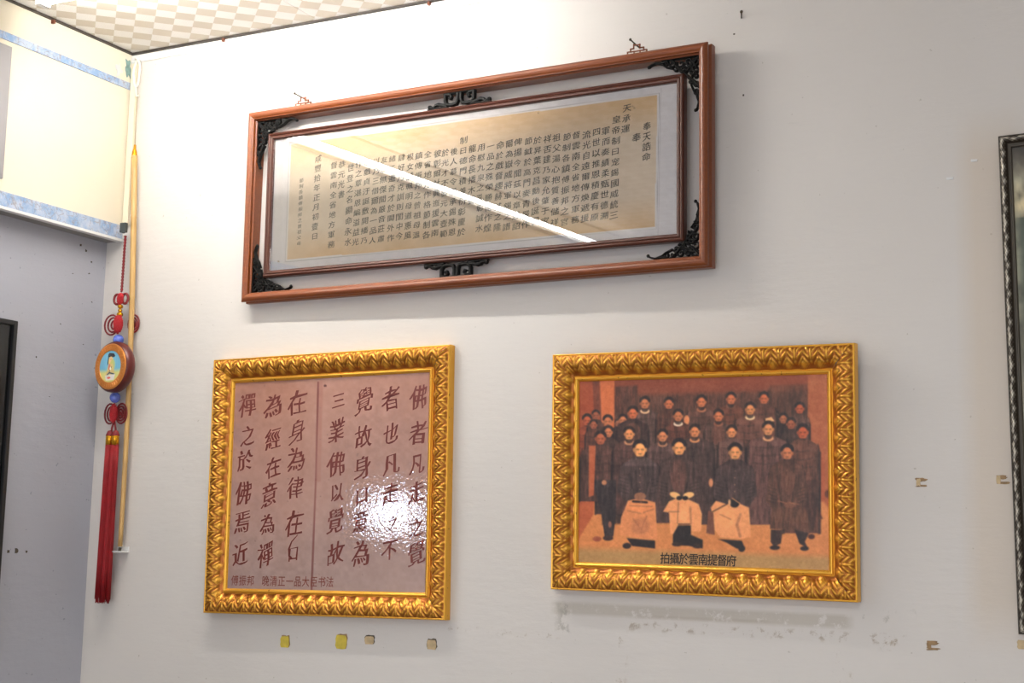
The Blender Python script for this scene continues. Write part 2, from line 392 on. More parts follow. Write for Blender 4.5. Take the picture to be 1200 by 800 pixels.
# ------------------------------------------------------------------ picture frame builder
def frame_empty(name, X, Z, W, H, lean, roll_, yaw_, off):
    e = empty(name)
    R = Matrix.Rotation(yaw_, 4, 'Z') @ Matrix.Rotation(lean, 4, 'X') @ Matrix.Rotation(-roll_, 4, 'Y')
    Mx = R; Mx.translation = (X, -off-math.sin(max(lean, 0))*H/2, ZE+Z); e.matrix_world = Mx; return e
def rails(parent, W, H, prof, mat, relief=None, period=0.0314, dx=0.0016, name='frame_rail'):
    """four mitred rails; prof rows (inset, depth, relief amount 0-1 flag q or None)"""
    for side in range(4):
        Ls, Lo = (W, H) if side % 2 == 0 else (H, W)
        n = max(2, int(Ls/dx)) if relief else 2
        s = np.linspace(-0.5, 0.5, n); vs = []; rel = []
        for (t, y, q) in prof:
            u = s*(Ls-2*t); hgt = np.zeros(n); tt = np.full(n, t)
            if relief and q is not None:
                hgt, rl, sh = relief(u/period, q)
                tt = t+sh; u = np.clip(u, -(Ls/2-tt), (Ls/2-tt))
            else: rl = np.full(n, 1.0)
            d = Lo/2-tt
            a, b = u, d
            if side == 0: X, Z = a, b
            elif side == 1: X, Z = b, -a
            elif side == 2: X, Z = -a, -b
            else: X, Z = -b, a
            vs.append(np.stack([X, np.full(n, y)-hgt, Z], 1)); rel.append(rl)
        m = len(prof); V = np.concatenate(vs)
        idx = np.arange(m*n).reshape(m, n)
        F = np.stack([idx[:-1, :-1], idx[1:, :-1], idx[1:, 1:], idx[:-1, 1:]], -1).reshape(-1, 4)
        me = bpy.data.meshes.new(name); me.from_pydata(V.tolist(), [], F.tolist()); me.update(); me.materials.append(mat)
        if relief:
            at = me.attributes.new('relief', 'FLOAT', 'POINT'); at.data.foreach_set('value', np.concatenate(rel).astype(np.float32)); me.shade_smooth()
        o = bpy.data.objects.new(name, me); link(o); o.parent = parent
def smooth01(x): x = np.clip(x, 0, 1); return x*x*(3-2*x)
def leaf_relief(p, q):
    s = p-np.floor(p)-0.5; a = np.abs(s)
    stalk = np.exp(-(s/0.065)**2)*smooth01(q/0.1)*smooth01((0.66-q)/0.12)
    d = q*2.9+a*2.9
    leaf = (0.5+0.5*np.cos(2*PI*d*1.0+0.3))**1.6*smooth01((a-0.09)/0.05)*smooth01((0.5-a)/0.05)*smooth01((0.9-q)/0.15)
    drop = 1.3*np.exp(-((a-0.5)/0.17)**2-((q-0.80)/0.13)**2)
    bead = 0.9*np.exp(-(s/0.09)**2-((q-0.72)/0.07)**2)
    vein = 0.15*np.cos(2*PI*(q*9-a*7))*smooth01((a-0.1)/0.05)
    h = np.clip(np.maximum(np.maximum(stalk, leaf), np.maximum(drop, bead))+vein, 0, 1.4)
    fade = smooth01(q/0.06)
    sh = 0.0022*smooth01((q-0.8)/0.2)*(0.5+0.5*np.cos(2*PI*p))
    return 0.0034*h*fade, np.clip(h*0.95, 0, 1), sh
gp = [(0, 0.0245, None), (0, 0.004, None), (0.0005, 0.0012, None), (0.0022, 0.0004, None), (0.0035, 0.0018, None)]
for i in range(22):
    q = i/21; t = 0.0042+q*0.040
    y = 0.002-0.0075*math.sin(PI*min(1, q*1.15))**0.8+0.010*q**1.8
    gp.append((t, y, q))
gp += [(0.0468, 0.0135, None), (0.0480, 0.0138, None), (0.0486, 0.0105, None), (0.0496, 0.0090, None), (0.0512, 0.0084, None), (0.0528, 0.0088, None), (0.0542, 0.0104, None), (0.0570, 0.0125, None), (0.0570, 0.0150, None)]

# ------------------------------------------------------------------ sheets: colour carried per vertex, laid out through the four corners of the opening
def homog(src, dst):
    A = []; b = []
    for (x, y), (u, v) in zip(src, dst):
        A += [[x, y, 1, 0, 0, 0, -u*x, -u*y], [0, 0, 0, x, y, 1, -v*x, -v*y]]; b += [u, v]
    h = np.linalg.solve(np.array(A, float), np.array(b, float)); return np.append(h, 1).reshape(3, 3)
def hmap(Hm, x, y):
    d = Hm[2,0]*x+Hm[2,1]*y+Hm[2,2]; return (Hm[0,0]*x+Hm[0,1]*y+Hm[0,2])/d, (Hm[1,0]*x+Hm[1,1]*y+Hm[1,2])/d
def vnoise(x, y, seed=0):
    r = np.random.default_rng(seed).random((257, 257)); xi = np.floor(x).astype(int); yi = np.floor(y).astype(int)
    fx = smooth01(x-xi); fy = smooth01(y-yi); g = lambda i, j: r[i % 257, j % 257]
    return (g(xi, yi)*(1-fx)+g(xi+1, yi)*fx)*(1-fy)+(g(xi, yi+1)*(1-fx)+g(xi+1, yi+1)*fx)*fy
def fbm(x, y, seed=0, o=4): return sum(vnoise(x*2**k, y*2**k, seed+k)*0.5**k for k in range(o))/sum(0.5**k for k in range(o))
class Print:
    """a printed sheet painted on a fine grid in chart units (X right, Y down)"""
    def __init__(s, W, H, nx, ny, corners):
        s.W, s.H, s.nx, s.ny = W, H, nx, ny
        s.Hm = homog([(-W/2, H/2), (W/2, H/2), (W/2, -H/2), (-W/2, -H/2)], corners)
        s.Hi = np.linalg.inv(s.Hm)
        gx, gz = np.meshgrid(np.linspace(-W/2, W/2, nx), np.linspace(H/2, -H/2, ny)); s.gx, s.gz = gx, gz
        s.X, s.Y = hmap(s.Hm, gx, gz); s.C = np.zeros((ny, nx, 3))
    def loc(s, px, py): return hmap(s.Hi, px, py)
    def put(s, mask, col, a=1.0):
        m = (mask*a)[..., None]; s.C = s.C*(1-m)+np.array(col, float)*m
    def sub(s, x0, x1, y0, y1):
        j = np.where((s.X.max(0) > x0) & (s.X.min(0) < x1))[0]; i = np.where((s.Y.max(1) > y0) & (s.Y.min(1) < y1))[0]
        if len(i) == 0 or len(j) == 0: return None
        return slice(i[0], i[-1]+1), slice(j[0], j[-1]+1)
    def ell(s, cx, cy, rx, ry, col, soft=0.8, a=1.0, rot=0):
        R = max(rx, ry)+soft*2; w_ = s.sub(cx-R, cx+R, cy-R, cy+R)
        if w_ is None: return
        X = s.X[w_]-cx; Y = s.Y[w_]-cy
        if rot: X, Y = X*math.cos(rot)+Y*math.sin(rot), -X*math.sin(rot)+Y*math.cos(rot)
        k = np.sqrt((X/rx)**2+(Y/ry)**2); m = smooth01((1-k)*min(rx, ry)/soft+0.5)*a
        s.C[w_] = s.C[w_]*(1-m[..., None])+np.array(col, float)*m[..., None]
    def poly(s, pts, col, soft=0.9, a=1.0):
        P = np.array(pts, float); x0, y0 = P.min(0)-2*soft; x1, y1 = P.max(0)+2*soft
        w_ = s.sub(x0, x1, y0, y1)
        if w_ is None: return
        X = s.X[w_]; Y = s.Y[w_]; inside = np.zeros(X.shape, bool); D = np.full(X.shape, 1e9)
        n = len(P)
        for i in range(n):
            ax, ay = P[i]; bx, by = P[(i+1) % n]
            c = ((ay > Y) != (by > Y)) & (X < (bx-ax)*(Y-ay)/((by-ay) if by != ay else 1e-9)+ax); inside ^= c
            t = np.clip(((X-ax)*(bx-ax)+(Y-ay)*(by-ay))/((bx-ax)**2+(by-ay)**2+1e-9), 0, 1)
            D = np.minimum(D, np.hypot(X-ax-t*(bx-ax), Y-ay-t*(by-ay)))
        m = smooth01(np.where(inside, D, -D)/soft+0.5)*a
        s.C[w_] = s.C[w_]*(1-m[..., None])+np.array(col, float)*m[..., None]
    def line(s, pts, wd, col, a=1.0, soft=0.6):
        for (ax, ay), (bx, by) in zip(pts[:-1], pts[1:]):
            w_ = s.sub(min(ax, bx)-wd-2, max(ax, bx)+wd+2, min(ay, by)-wd-2, max(ay, by)+wd+2)
            if w_ is None: continue
            X = s.X[w_]; Y = s.Y[w_]
            t = np.clip(((X-ax)*(bx-ax)+(Y-ay)*(by-ay))/((bx-ax)**2+(by-ay)**2+1e-9), 0, 1)
            d = np.hypot(X-ax-t*(bx-ax), Y-ay-t*(by-ay)); m = smooth01((wd/2-d)/soft+0.5)*a
            s.C[w_] = s.C[w_]*(1-m[..., None])+np.array(col, float)*m[..., None]
    def blur(s, k):
        for ax in (0, 1):
            C = s.C; acc = C.copy(); wsum = 1.0
            for d in range(1, int(3*k)+1):
                wgt = math.exp(-d*d/(2*k*k)); a = np.roll(C, d, ax); b = np.roll(C, -d, ax)
                if ax == 0: a[:d] = C[:1]; b[-d:] = C[-1:]
                else: a[:, :d] = C[:, :1]; b[:, -d:] = C[:, -1:]
                acc = acc+wgt*(a+b); wsum += 2*wgt
            s.C = acc/wsum
    def build(s, name, y, mat, parent, mask=None):
        V = np.stack([s.gx, np.full(s.gx.shape, y), s.gz], -1).reshape(-1, 3)
        idx = np.arange(s.nx*s.ny).reshape(s.ny, s.nx)
        F = np.stack([idx[:-1, :-1], idx[1:, :-1], idx[1:, 1:], idx[:-1, 1:]], -1).reshape(-1, 4)
        if mask is not None: F = F[mask[:-1, :-1].reshape(-1)]
        me = bpy.data.meshes.new(name); me.from_pydata(V.tolist(), [], F.tolist()); me.update(); me.materials.append(mat)
        c = np.clip(s.C, 0, 255)/255; lin = np.where(c <= 0.04045, c/12.92, ((c+0.055)/1.055)**2.4).reshape(-1, 3)
        at = me.color_attributes.new('ink', 'FLOAT_COLOR', 'POINT'); at.data.foreach_set('color', np.concatenate([lin, np.ones((len(lin), 1))], 1).astype(np.float32).ravel())
        o = bpy.data.objects.new(name, me); link(o); o.parent = parent; return o
def print_mat(name, rough=0.4, coat=0.0, crinkle=False, crough=0.05):
    m, N, L, B = new_mat(name); g = G(N, L); at = N.new('ShaderNodeAttribute'); at.attribute_name = 'ink'
    L.new(at.outputs['Color'], B.inputs['Base Color']); B.inputs['Roughness'].default_value = rough; B.inputs['Coat Weight'].default_value = coat
    B.inputs['Coat Roughness'].default_value = crough
    if crinkle:
        tc = N.new('ShaderNodeTexCoord'); b = N.new('ShaderNodeBump'); b.inputs['Strength'].default_value = 1.0; b.inputs['Distance'].default_value = 0.00026
        n = g.m('ADD', g.m('MULTIPLY', g.noise(tc.outputs['Object'], 55, 2, 0.6), 0.5), g.noise(tc.outputs['Object'], 170, 1, 0.7))
        L.new(n, b.inputs['Height']); L.new(b.outputs[0], B.inputs['Coat Normal']); B.inputs['Coat IOR'].default_value = 1.9
    return m

# ---- writing: glyph outlines from Blender's built-in font, flattened to meshes and given a brushed look
_cv = bpy.data.curves.new('glyph', 'FONT'); _co = link(bpy.data.objects.new('glyph', _cv)); _cv.resolution_u = 2
_cache = {}
def glyph(ch):
    if ch in _cache: return _cache[ch]
    _cv.body = ch; dg = bpy.context.evaluated_depsgraph_get(); dg.update()
    me = bpy.data.meshes.new_from_object(_co.evaluated_get(dg)); bm = bmesh.new(); bm.from_mesh(me)
    bmesh.ops.remove_doubles(bm, verts=bm.verts, dist=1e-5)
    nor = {v: Vector((0,0)) for v in bm.verts}
    for e in bm.edges:
        if len(e.link_faces) == 1:
            c = e.link_faces[0].calc_center_median(); d = e.verts[1].co-e.verts[0].co; n = Vector((d.y, -d.x))
            if n.length < 1e-9: continue
            n.normalize(); mid = (e.verts[0].co+e.verts[1].co)/2
            if (Vector((c.x, c.y))-Vector((mid.x, mid.y))).dot(n) > 0: n = -n
            for v in e.verts: nor[v] += n
    bm.verts.index_update()
    V = np.array([v.co[:2] for v in bm.verts]) if bm.verts else np.zeros((0,2))
    Nn = np.array([tuple(nor[v].normalized()) if nor[v].length > 0 else (0,0) for v in bm.verts]) if bm.verts else np.zeros((0,2))
    F = [tuple(v.index for v in f.verts) for f in bm.faces]; bm.free(); bpy.data.meshes.remove(me)
    if len(V): c = (V.max(0)+V.min(0))/2; ext = V.max(0)-V.min(0)
    else: c = np.zeros(2); ext = np.ones(2)
    _cache[ch] = (V-np.array([0.46, 0.34]) if len(V) else V, Nn, F); return _cache[ch]
def write(items, name, y, mat, parent, thin=0.0, bold=0.0, shear=0.0, wob=0.0, seed=1, single=False):
    """items: (char, x, z, size_x, size_z)"""
    vs = []; fs = []; r = np.random.default_rng(seed)
    for ch, x, z, sx, sz in items:
        V, Nn, F = glyph(ch)
        if not len(V): continue
        P = V.copy()
        P = P+Nn*np.array([bold, bold-thin])
        if wob:
            ph = r.random(4)*6.28
            P = P+wob*np.stack([np.sin(P[:,1]*7+ph[0])+0.6*np.sin(P[:,0]*13+ph[1]), np.sin(P[:,0]*6+ph[2])+0.6*np.sin(P[:,1]*15+ph[3])], 1)
        P[:,1] += shear*P[:,0]; P[:,0] += 0.04*P[:,1]
        if single:
            mesh_obj(name, [(x+px*sx, y, z+pz*sz) for px, pz in P], F, mat, parent); continue
        b = len(vs); vs += [(x+px*sx, y, z+pz*sz) for px, pz in P]; fs += [tuple(b+i for i in f) for f in F]
    if single: return
    o = mesh_obj(name, vs, fs, mat, parent); o['kind'] = 'stuff'; return o

# ================================================================== large scroll in a double wooden frame
W, H = 1.1799, 0.4592
S = frame_empty('framed_scroll', 1.0050, 0.8024, W, H, 0.0135, -0.0008, -0.02, 0.045)
tag(S, 'wide red-brown double wooden frame holding a handwritten scroll, black carved corners', 'framed picture')
rails(S, W, H, [(0.0215,0.042,None),(0,0.042,None),(-0.0012,0.040,None),(-0.0016,0.030,None),(-0.0012,0.021,None),(0.0016,0.018,None),(0.004,0.0165,None),(0.004,0.0115,None),(0.0008,0.0095,None),(0,0.007,None),(0,0.0025,None),(0.0018,0.0004,None),(0.005,-0.0022,None),(0.009,-0.003,None),(0.013,-0.0018,None),(0.0165,0.0012,None),(0.0180,0.0015,None),(0.0185,0.008,None),(0.0215,0.010,None),(0.0215,0.042,None)], M_wood, name='outer_rail')
iw, ih = W-2*0.0555, H-2*0.0555
rails(S, iw, ih, [(0.016,0.028,None),(0,0.028,None),(0,0.012,None),(0.0015,0.009,None),(0.004,0.0075,None),(0.0065,0.009,None),(0.0075,0.0105,None),(0.010,0.0085,None),(0.0135,0.009,None),(0.016,0.0125,None),(0.017,0.018,None)], M_wood2, name='inner_rail')
gw, gh = iw-0.034, ih-0.034
sh = Print(gw, gh, 520, 160, [(322,163.8),(792,95.5),(792,275.5),(317,320)])
X, Y = sh.X, sh.Y
sh.C[:] = (222, 216, 214); sh.C += (fbm(X/6, Y/6, 3)[..., None]-0.5)*12
TL, TR, BR, BL = (340.5,168.5), (769,109.5), (765.8,267), (336,307)
def inset(k):
    c = np.mean([TL,TR,BR,BL], 0); return [tuple(np.array(p)+(np.sign(np.array(p)-c))*k) for p in (TL,TR,BR,BL)]
sh.poly(inset(2.6), (176, 168, 165), 0.7); sh.poly(inset(2.0), (226, 220, 216), 0.7)
u, v_ = hmap(homog([TL,TR,BR,BL], [(0,0),(1,0),(1,1),(0,1)]), X, Y)
band = np.clip(1-np.minimum(v_/0.30, (1-v_)/0.24), 0, 1)*(0.55+0.8*(fbm(u*9, v_*3, 11)-0.3))
paper = np.array((222,202,176.))+(np.array((218,182,136.))-np.array((222,202,176.)))*np.clip(band*1.5, 0, 1)[..., None]
paper = paper+(fbm(u*40, v_*14, 5)[..., None]-0.5)*np.array((16, 18, 20))
mk = np.zeros(X.shape); mk[(u > 0) & (u < 1) & (v_ > 0) & (v_ < 1)] = 1
sh.C = sh.C*(1-mk[..., None])+paper*mk[..., None]
sh.line([(773,101),(770,281)], 0.9, (186,178,176), 0.5); sh.line([(333,165),(330,318)], 1.2, (226,222,222), 0.6)
for cx, cy, r_0 in ((742,125,1.2),(630,131,1),(326,309,1.2),(740,123,1),(372,190,1),(388,289,1.6)): sh.ell(cx, cy, r_0, r_0*0.8, (140,110,75), 1, 0.7)
ps = sh.build('calligraphy_sheet', 0.0175, print_mat('aged_scroll_paper', 0.75), S)
cols = [((756.5,147.5),(755.6,184),'奉天誥命'), ((744,161),(744,161),'奉'), ((733,125.6),(731.5,150.6),'天承運'),
 ((720.6,139.4),(718,253.7),'皇帝制曰宠錫國威統三'), ((708.5,153),(706.9,254.4),'軍而奏績柔甄世德溯'), ((697.7,154),(695.6,256),'四世以推恩積慶有原'),
 ((686,157.5),(684,257.5),'流光自遠爾傳煥遞援'), ((674,158),(673,259),'督雲南全省地方軍務'), ((663,160),(660,262),'節制各鎮傅振邦之官'),
 ((651,161),(649,262),'祖父湯心抱質善儲祥'), ((640.6,162.5),(637.5,261),'祥否建乃家允肇于家'), ((629,164),(626,261),'於昇葉克昌勳後誕保'),
 ((618,165),(615,265),'節鉞於高門麥青嚴作'), ((606,166),(604,267),'俾揚今聞茲以章恩詔'), ((596,168),(593,267.5),'爾為嶽威將軍錫之譜'),
 ((585,170),(582,268),'命於戲督纓赫其之隆'), ((574,171),(570.6,269),'一品之殊榮勝傳作煌'), ((563.5,172.5),(561,269.5),'用慰九泉之孔彰誠水'),
 ((552.7,174),(551.5,236),'龍命長播木聲'), ((542.5,164),(540,274),'制曰德門積善衍彰慶於'), ((531,177.5),(529,274),'後人慕令家承錫殊恩'),
 ((521,179),(519,276),'於光才不發元大壺範'), ((512,180),(509,275),'彼彰爾社興迤援雲南'), ((500.6,181),(499,277.5),'全省地方作格節制各'),
 ((490,182.5),(487.5,277.5),'鎮傳振邦之曾祖母溫'), ((480,184),(477,278),'根女誠珮明母道惠風'), ((470,185),(467,279),'肆好乃克訓則閨中今'),
 ((459,186),(457,281),'緒三遷奇才於閫外作'), ((449,187.5),(446,282),'友恭無傑聞嚴音莊肅'), ((440.6,189),(436,284),'以乃三借爾為一品人'),
 ((430,190),(426,284),'於戲貞汙誕敷開播乃'), ((420,192),(416,286),'作之覃湛恩編溢益光'), ((410,197),(407,286),'世登之名顯命永水'),
 ((399.5,193),(399,229),'恭元光書'), ((390.6,194),(387.5,289),'督雲南全省地方軍務'), ((372,186),(368,279),'咸豐拾年正月初壹日'),
 ((352.5,212),(349.5,287.5),'節制各鎮傅振邦之曾祖父母')]
items = []
for k, ((xa, ya), (xb, yb), t) in enumerate(cols):
    n = len(t)
    for i, ch in enumerate(t):
        q = i/max(1, n-1); lx, lz = sh.loc(xa+(xb-xa)*q, ya+(yb-ya)*q)
        s_ = 0.0205 if n < 12 else 0.0125
        items.append((ch, lx+random.uniform(-.0006,.0006), lz, s_*random.uniform(0.92,1.05), s_*(0.86 if n > 8 else 0.95)*random.uniform(0.9,1.05)))
write(items, 'inscription', 0.0172, M_ink, S, thin=0.010, bold=0.014, shear=0.16, wob=0.010)
box('backing_board', -gw/2-0.008, gw/2+0.008, 0.0182, 0.022, -gh/2-0.008, gh/2+0.008, M_back, S)
Mg, N, L, B = new_mat('clear_picture_glass'); N.remove(B)
tr = N.new('ShaderNodeBsdfTransparent'); gl = N.new('ShaderNodeBsdfGlossy'); gl.inputs['Roughness'].default_value = 0.0
fr = N.new('ShaderNodeFresnel'); fr.inputs['IOR'].default_value = 1.5; mx = N.new('ShaderNodeMixShader')
L.new(fr.outputs[0], mx.inputs[0]); L.new(tr.outputs[0], mx.inputs[1]); L.new(gl.outputs[0], mx.inputs[2]); L.new(mx.outputs[0], N['Material Output'].inputs[0])
box('glass_pane', -gw/2-0.0008, gw/2+0.0008, 0.0130, 0.0145, -gh/2-0.0008, gh/2+0.0008, Mg, S)

# black fretwork between the two frames
def ribbon(m, pts, w0, w1=None, y0=0.012, y1=0.022):
    """flat bar following pts (x,z) with bevelled crest"""
    P = [Vector((p[0], 0, p[1])) for p in pts]; n = len(P); w1 = w0 if w1 is None else w1; vs = []; fs = []
    for i, p in enumerate(P):
        t = (P[min(i+1, n-1)]-P[max(i-1, 0)]).normalized(); s_ = Vector((-t.z, 0, t.x)); q = i/(n-1); wd = (w0+(w1-w0)*q)/2
        for a, yy in ((-1, y1), (-1, y0+0.002), (-0.45, y0), (0.45, y0), (1, y0+0.002), (1, y1)):
            c = p+s_*a*wd; vs.append((c.x, yy, c.z))
    for i in range(n-1):
        for k in range(6): fs.append((i*6+k, i*6+(k+1) % 6, (i+1)*6+(k+1) % 6, (i+1)*6+k))
    fs += [tuple(range(5, -1, -1)), tuple((n-1)*6+k for k in range(6))]
    m.add(vs, fs)
def scroll(m, cx, cz, r, a0, turns, wd, fx=1, fz=1, y0=0.012):
    n = max(8, int(abs(turns)*14)); pts = []
    for i in range(n+1):
        q = i/n; a = a0+turns*2*PI*q; rr = r*(1-0.72*q); pts.append(((cx+rr*math.cos(a))*fx, (cz+rr*math.sin(a))*fz))
    ribbon(m, pts, wd, wd*0.8, y0)
def corner_fret(sx, sz, seed):
    rr = random.Random(seed); m = MB(); cx, cz = (W/2-0.0213)*sx, (H/2-0.0213)*sz
    T = lambda p: (cx-sx*p[0], cz-sz*p[1])                      # u inward from the corner, v inward
    def sc_(u, v, r, a0, turns, wd):
        n = 13; pts = []
        for i in range(n+1):
            q = i/n; a = a0+turns*2*PI*q; r2 = r*(1-0.7*q); pts.append(T((u+r2*math.cos(a), v+r2*math.sin(a))))
        ribbon(m, pts, wd, wd*0.75, 0.0115+rr.uniform(0, 0.003), 0.021)
    for (u, v, r) in ((.010,.010,.009),(.026,.010,.009),(.010,.026,.009),(.043,.011,.0095),(.011,.043,.0095),(.060,.0095,.008),(.0095,.060,.008),(.075,.007,.006),(.007,.075,.006),
                      (.027,.027,.0085),(.041,.024,.007),(.024,.041,.007),(.018,.018,.008),(.034,.018,.007),(.018,.034,.007),(.052,.020,.006),(.020,.052,.006)):
        sc_(u, v, r, rr.uniform(0, 6.28), rr.choice((-1, 1))*rr.uniform(0.8, 1.15), 0.0046)
        p = T((u, v)); m.sphere((p[0], 0.0145, p[1]), 0.0026, 6)
    for a, b in (((.0, .066), (.036, .030)), ((.066, .0), (.030, .036)), ((.004, .088), (.020, .060)), ((.088, .004), (.060, .020)), ((0, 0), (.034, .034))):
        mid = ((a[0]+b[0])/2+rr.uniform(-.003, .003), (a[1]+b[1])/2+rr.uniform(-.003, .003)); ribbon(m, [T(a), T(mid), T(b)], 0.0045, 0.003)
    for k in range(2):                                          # tapering tips along both edges
        tip = [(.072, .003), (.086, .0065), (.098, .003), (.110, .0065), (.114, .010)]
        if k: tip = [(b, a) for a, b in tip]
        ribbon(m, [T(p) for p in tip], 0.0055, 0.003); q = T(tip[-1]); m.sphere((q[0], 0.0155, q[1]), 0.0038, 8)
    ribbon(m, [T((.002, -.001)), T((.03, .0005)), (T((.085, 0.0005)))], 0.004, 0.0025); ribbon(m, [T((-.001, .002)), T((.0005, .03)), (T((0.0005, .085)))], 0.004, 0.0025)
    m.build('corner_fretwork', M_ebony, S)
for i, (sx, sz) in enumerate(((-1,1),(1,1),(1,-1),(-1,-1))): corner_fret(sx, sz, 20+i)
def centre_fret(sg):
    m = MB(); zi = H/2-0.0555; ga = 0.034                       # measured from the inner frame's edge outwards
    P = lambda u, t: (u-0.005, sg*(zi+t))
    for s in (-1, 1):
        loop = [(s*0.004, ga), (s*0.004, 0.017), (s*0.008, 0.0085), (s*0.020, 0.0065), (s*0.032, 0.0085), (s*0.037, 0.016), (s*0.037, ga)]
        ribbon(m, [P(*p) for p in loop], 0.0075, 0.0075)
        curl = [(s*0.037, ga-0.003), (s*0.027, ga-0.003), (s*0.020, ga-0.008), (s*0.023, ga-0.014), (s*0.028, ga-0.012)]
        ribbon(m, [P(*p) for p in curl], 0.005, 0.004); q = P(s*0.0245, ga-0.011); m.sphere((q[0], 0.016, q[1]), 0.0045, 8)
        wing = [(s*0.034, 0.0065), (s*0.046, 0.0085), (s*0.054, 0.0115), (s*0.062, 0.010), (s*0.066, 0.006), (s*0.074, 0.0055)]
        ribbon(m, [P(*p) for p in wing], 0.0085, 0.006); q = P(s*0.077, 0.007); m.sphere((q[0], 0.016, q[1]), 0.0058, 8)
        ribbon(m, [P(s*0.03, 0.003), P(s*0.082, 0.002)], 0.0045, 0.0025)
    ribbon(m, [P(-0.036, ga-0.001), P(0.036, ga-0.001)], 0.004)
    m.build('centre_fretwork', M_ebony, S)
centre_fret(1); centre_fret(-1)
# brass fret hangers on the top rail, each on a nail
for hx, lean_nail in ((-0.447, -0.010), (0.422, -0.0045)):
    m = MB(); zb = H/2; t = 0.0022
    def bar(x0, z0, x1, z1, tt=t): m.box(hx+min(x0,x1)-tt/2, hx+max(x0,x1)+tt/2, 0.026, 0.029, zb+min(z0,z1)-tt/2, zb+max(z0,z1)+tt/2)
    bar(-.022,-.002,-.022,.013); bar(-.022,.013,-.015,.013); bar(-.015,.013,-.015,.019); bar(-.015,.019,-.008,.019); bar(-.008,.019,-.008,.028)
    bar(.022,-.002,.022,.013); bar(.022,.013,.015,.013); bar(.015,.013,.015,.019); bar(.015,.019,.006,.019); bar(.006,.019,.006,.026, 0.003)
    bar(-.015,.0125,.015,.0125); bar(-.013,.006,.013,.006, 0.0026); bar(-.007,.001,-.007,.013); bar(.007,.001,.007,.013); bar(-.022,-.002,.022,-.002); bar(-.008,.026,.006,.026)
    hg = m.build('hanging_bracket', M_brass, S)
    n = MB(); n.tube([(hx-0.001, 0.043, zb+.024), (hx-0.003+lean_nail*0.4, 0.024, zb+.029), (hx-0.004+lean_nail, 0.012, zb+.034)], 0.0016, 8); n.sphere((hx-0.004+lean_nail, 0.0115, zb+.034), 0.0032, 8, (1,0.5,1))
    n.build('nail', M_steel, hg, True)

# ================================================================== gilt frame with the brushed text
W, H = 0.6486, 0.5918
F1 = frame_empty('framed_calligraphy', 0.6648, 0.1474, W, H, -0.0004, 0.0110, 0.0061, 0.0255)
tag(F1, 'gilded leaf-patterned frame with brown brushed characters on mauve paper, left of the group photograph', 'framed picture')
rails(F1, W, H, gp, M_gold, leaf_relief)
ow, oh = W-0.114, H-0.114
cp = Print(ow, oh, 260, 230, [(271.6,446),(495,435.6),(490,690.6),(261,689.6)])
X, Y = cp.X, cp.Y
a_ = np.clip((Y-440)/250, 0, 1)[..., None]
cp.C = np.array((172,122,102.))*(1-a_)+np.array((164,136,126.))*a_
cp.C += ((fbm(X/5, Y/5, 21)-0.5)*16)[..., None]; cp.C += ((fbm(X/60, Y/60, 25)-0.5)*18)[..., None]
cp.line([(368,446),(365,560),(359.7,690)], 2.2, (112,50,42), 0.75, 1.0); cp.line([(371,446),(368,560)], 5, (150,84,70), 0.35, 3)
cp.ell(376, 450, 1.7, 1.5, (90,40,34)); cp.ell(330,560,60,60,(176,128,110),50,0.3)
for k in range(60): cp.ell(random.uniform(265,490), random.uniform(440,688), random.uniform(.5,.9), random.uniform(.4,.8), (120,90,84), 0.8, 0.5)
mot = np.clip((fbm(X/22, Y/22, 41)-0.45)*3, 0, 1)
cp.put(mot*np.clip(1-(X-255)/60, 0, 1), (128,110,122), 0.35)
cs = cp.build('calligraphy_sheet', 0.0145, print_mat('film_covered_print', 0.5, 1.0, True, 0.025), F1)
big = [('佛',481.7,466,1.1),('者',481,507,1.1),('凡',480,543,.95),('走',479,575,.95),('之',479.5,616,.85),('覺',479,647,1.05),
 ('者',450.5,467,1.1),('也',450.5,507,.95),('凡',450.5,543,.95),('走',449.6,577,.95),('之',453,611,.6),('不',448.7,643,.9),
 ('覺',420,469,1.15),('故',419,511,1.0),('身',417.7,546,1.1),('口',417,579,.8),('意',415.5,610,.95),('為',416,647,1.1),
 ('三',391,468.6,.8),('業',388.7,504,1.1),('佛',388,543,1.15),('以',388.4,576,.85),('覺',386.6,609.5,1.1),('故',386.6,648,1.0),
 ('在',343,471.5,1.2),('身',343,504.5,1.05),('為',341.7,537.5,1.1),('律',340.5,571,1.05),('在',339,613,1.15),('口',338,648,.7),
 ('為',315,474,1.15),('經',315,513,1.0),('在',315,547,1.0),('意',310,580,1.1),('為',308,614,.95),('禪',305.5,650,1.1),
 ('禪',285,473,1.15),('之',285.5,509,.95),('於',282,539,1.0),('佛',280,577,1.1),('焉',278.4,611,1.1),('近',275.7,650,1.05)]
items = []
for ch, x, y, s_ in big:
    lx, lz = cp.loc(x, y); items.append((ch, lx, lz, 0.046*s_*random.uniform(.88,1.02), 0.052*s_*random.uniform(.95,1.05)))
write(items, 'brushed_character', 0.0141, M_ink_red, F1, thin=0.034, bold=0.028, shear=0.22, wob=0.034, seed=5, single=True)
tail = [cp.loc(*p) for p in ((344,625),(337,633),(333.5,642),(334,650),(337,653))]
rb = MB(); vs = []
for i, p in enumerate(tail):
    t = Vector(tail[min(i+1,4)])-Vector(tail[max(i-1,0)]); t.normalize(); wd = (0.0008, 0.0016, 0.0024, 0.0028, 0.002)[i]
    vs += [(p[0]-t.y*wd, 0.0141, p[1]+t.x*wd), (p[0]+t.y*wd, 0.0141, p[1]-t.x*wd)]
rb.add(vs, [(2*i, 2*i+1, 2*i+3, 2*i+2) for i in range(4)]); rb.build('brush_stroke', M_ink_red, F1)
cap = '傅振邦　晚清正一品大臣书法'
items = []
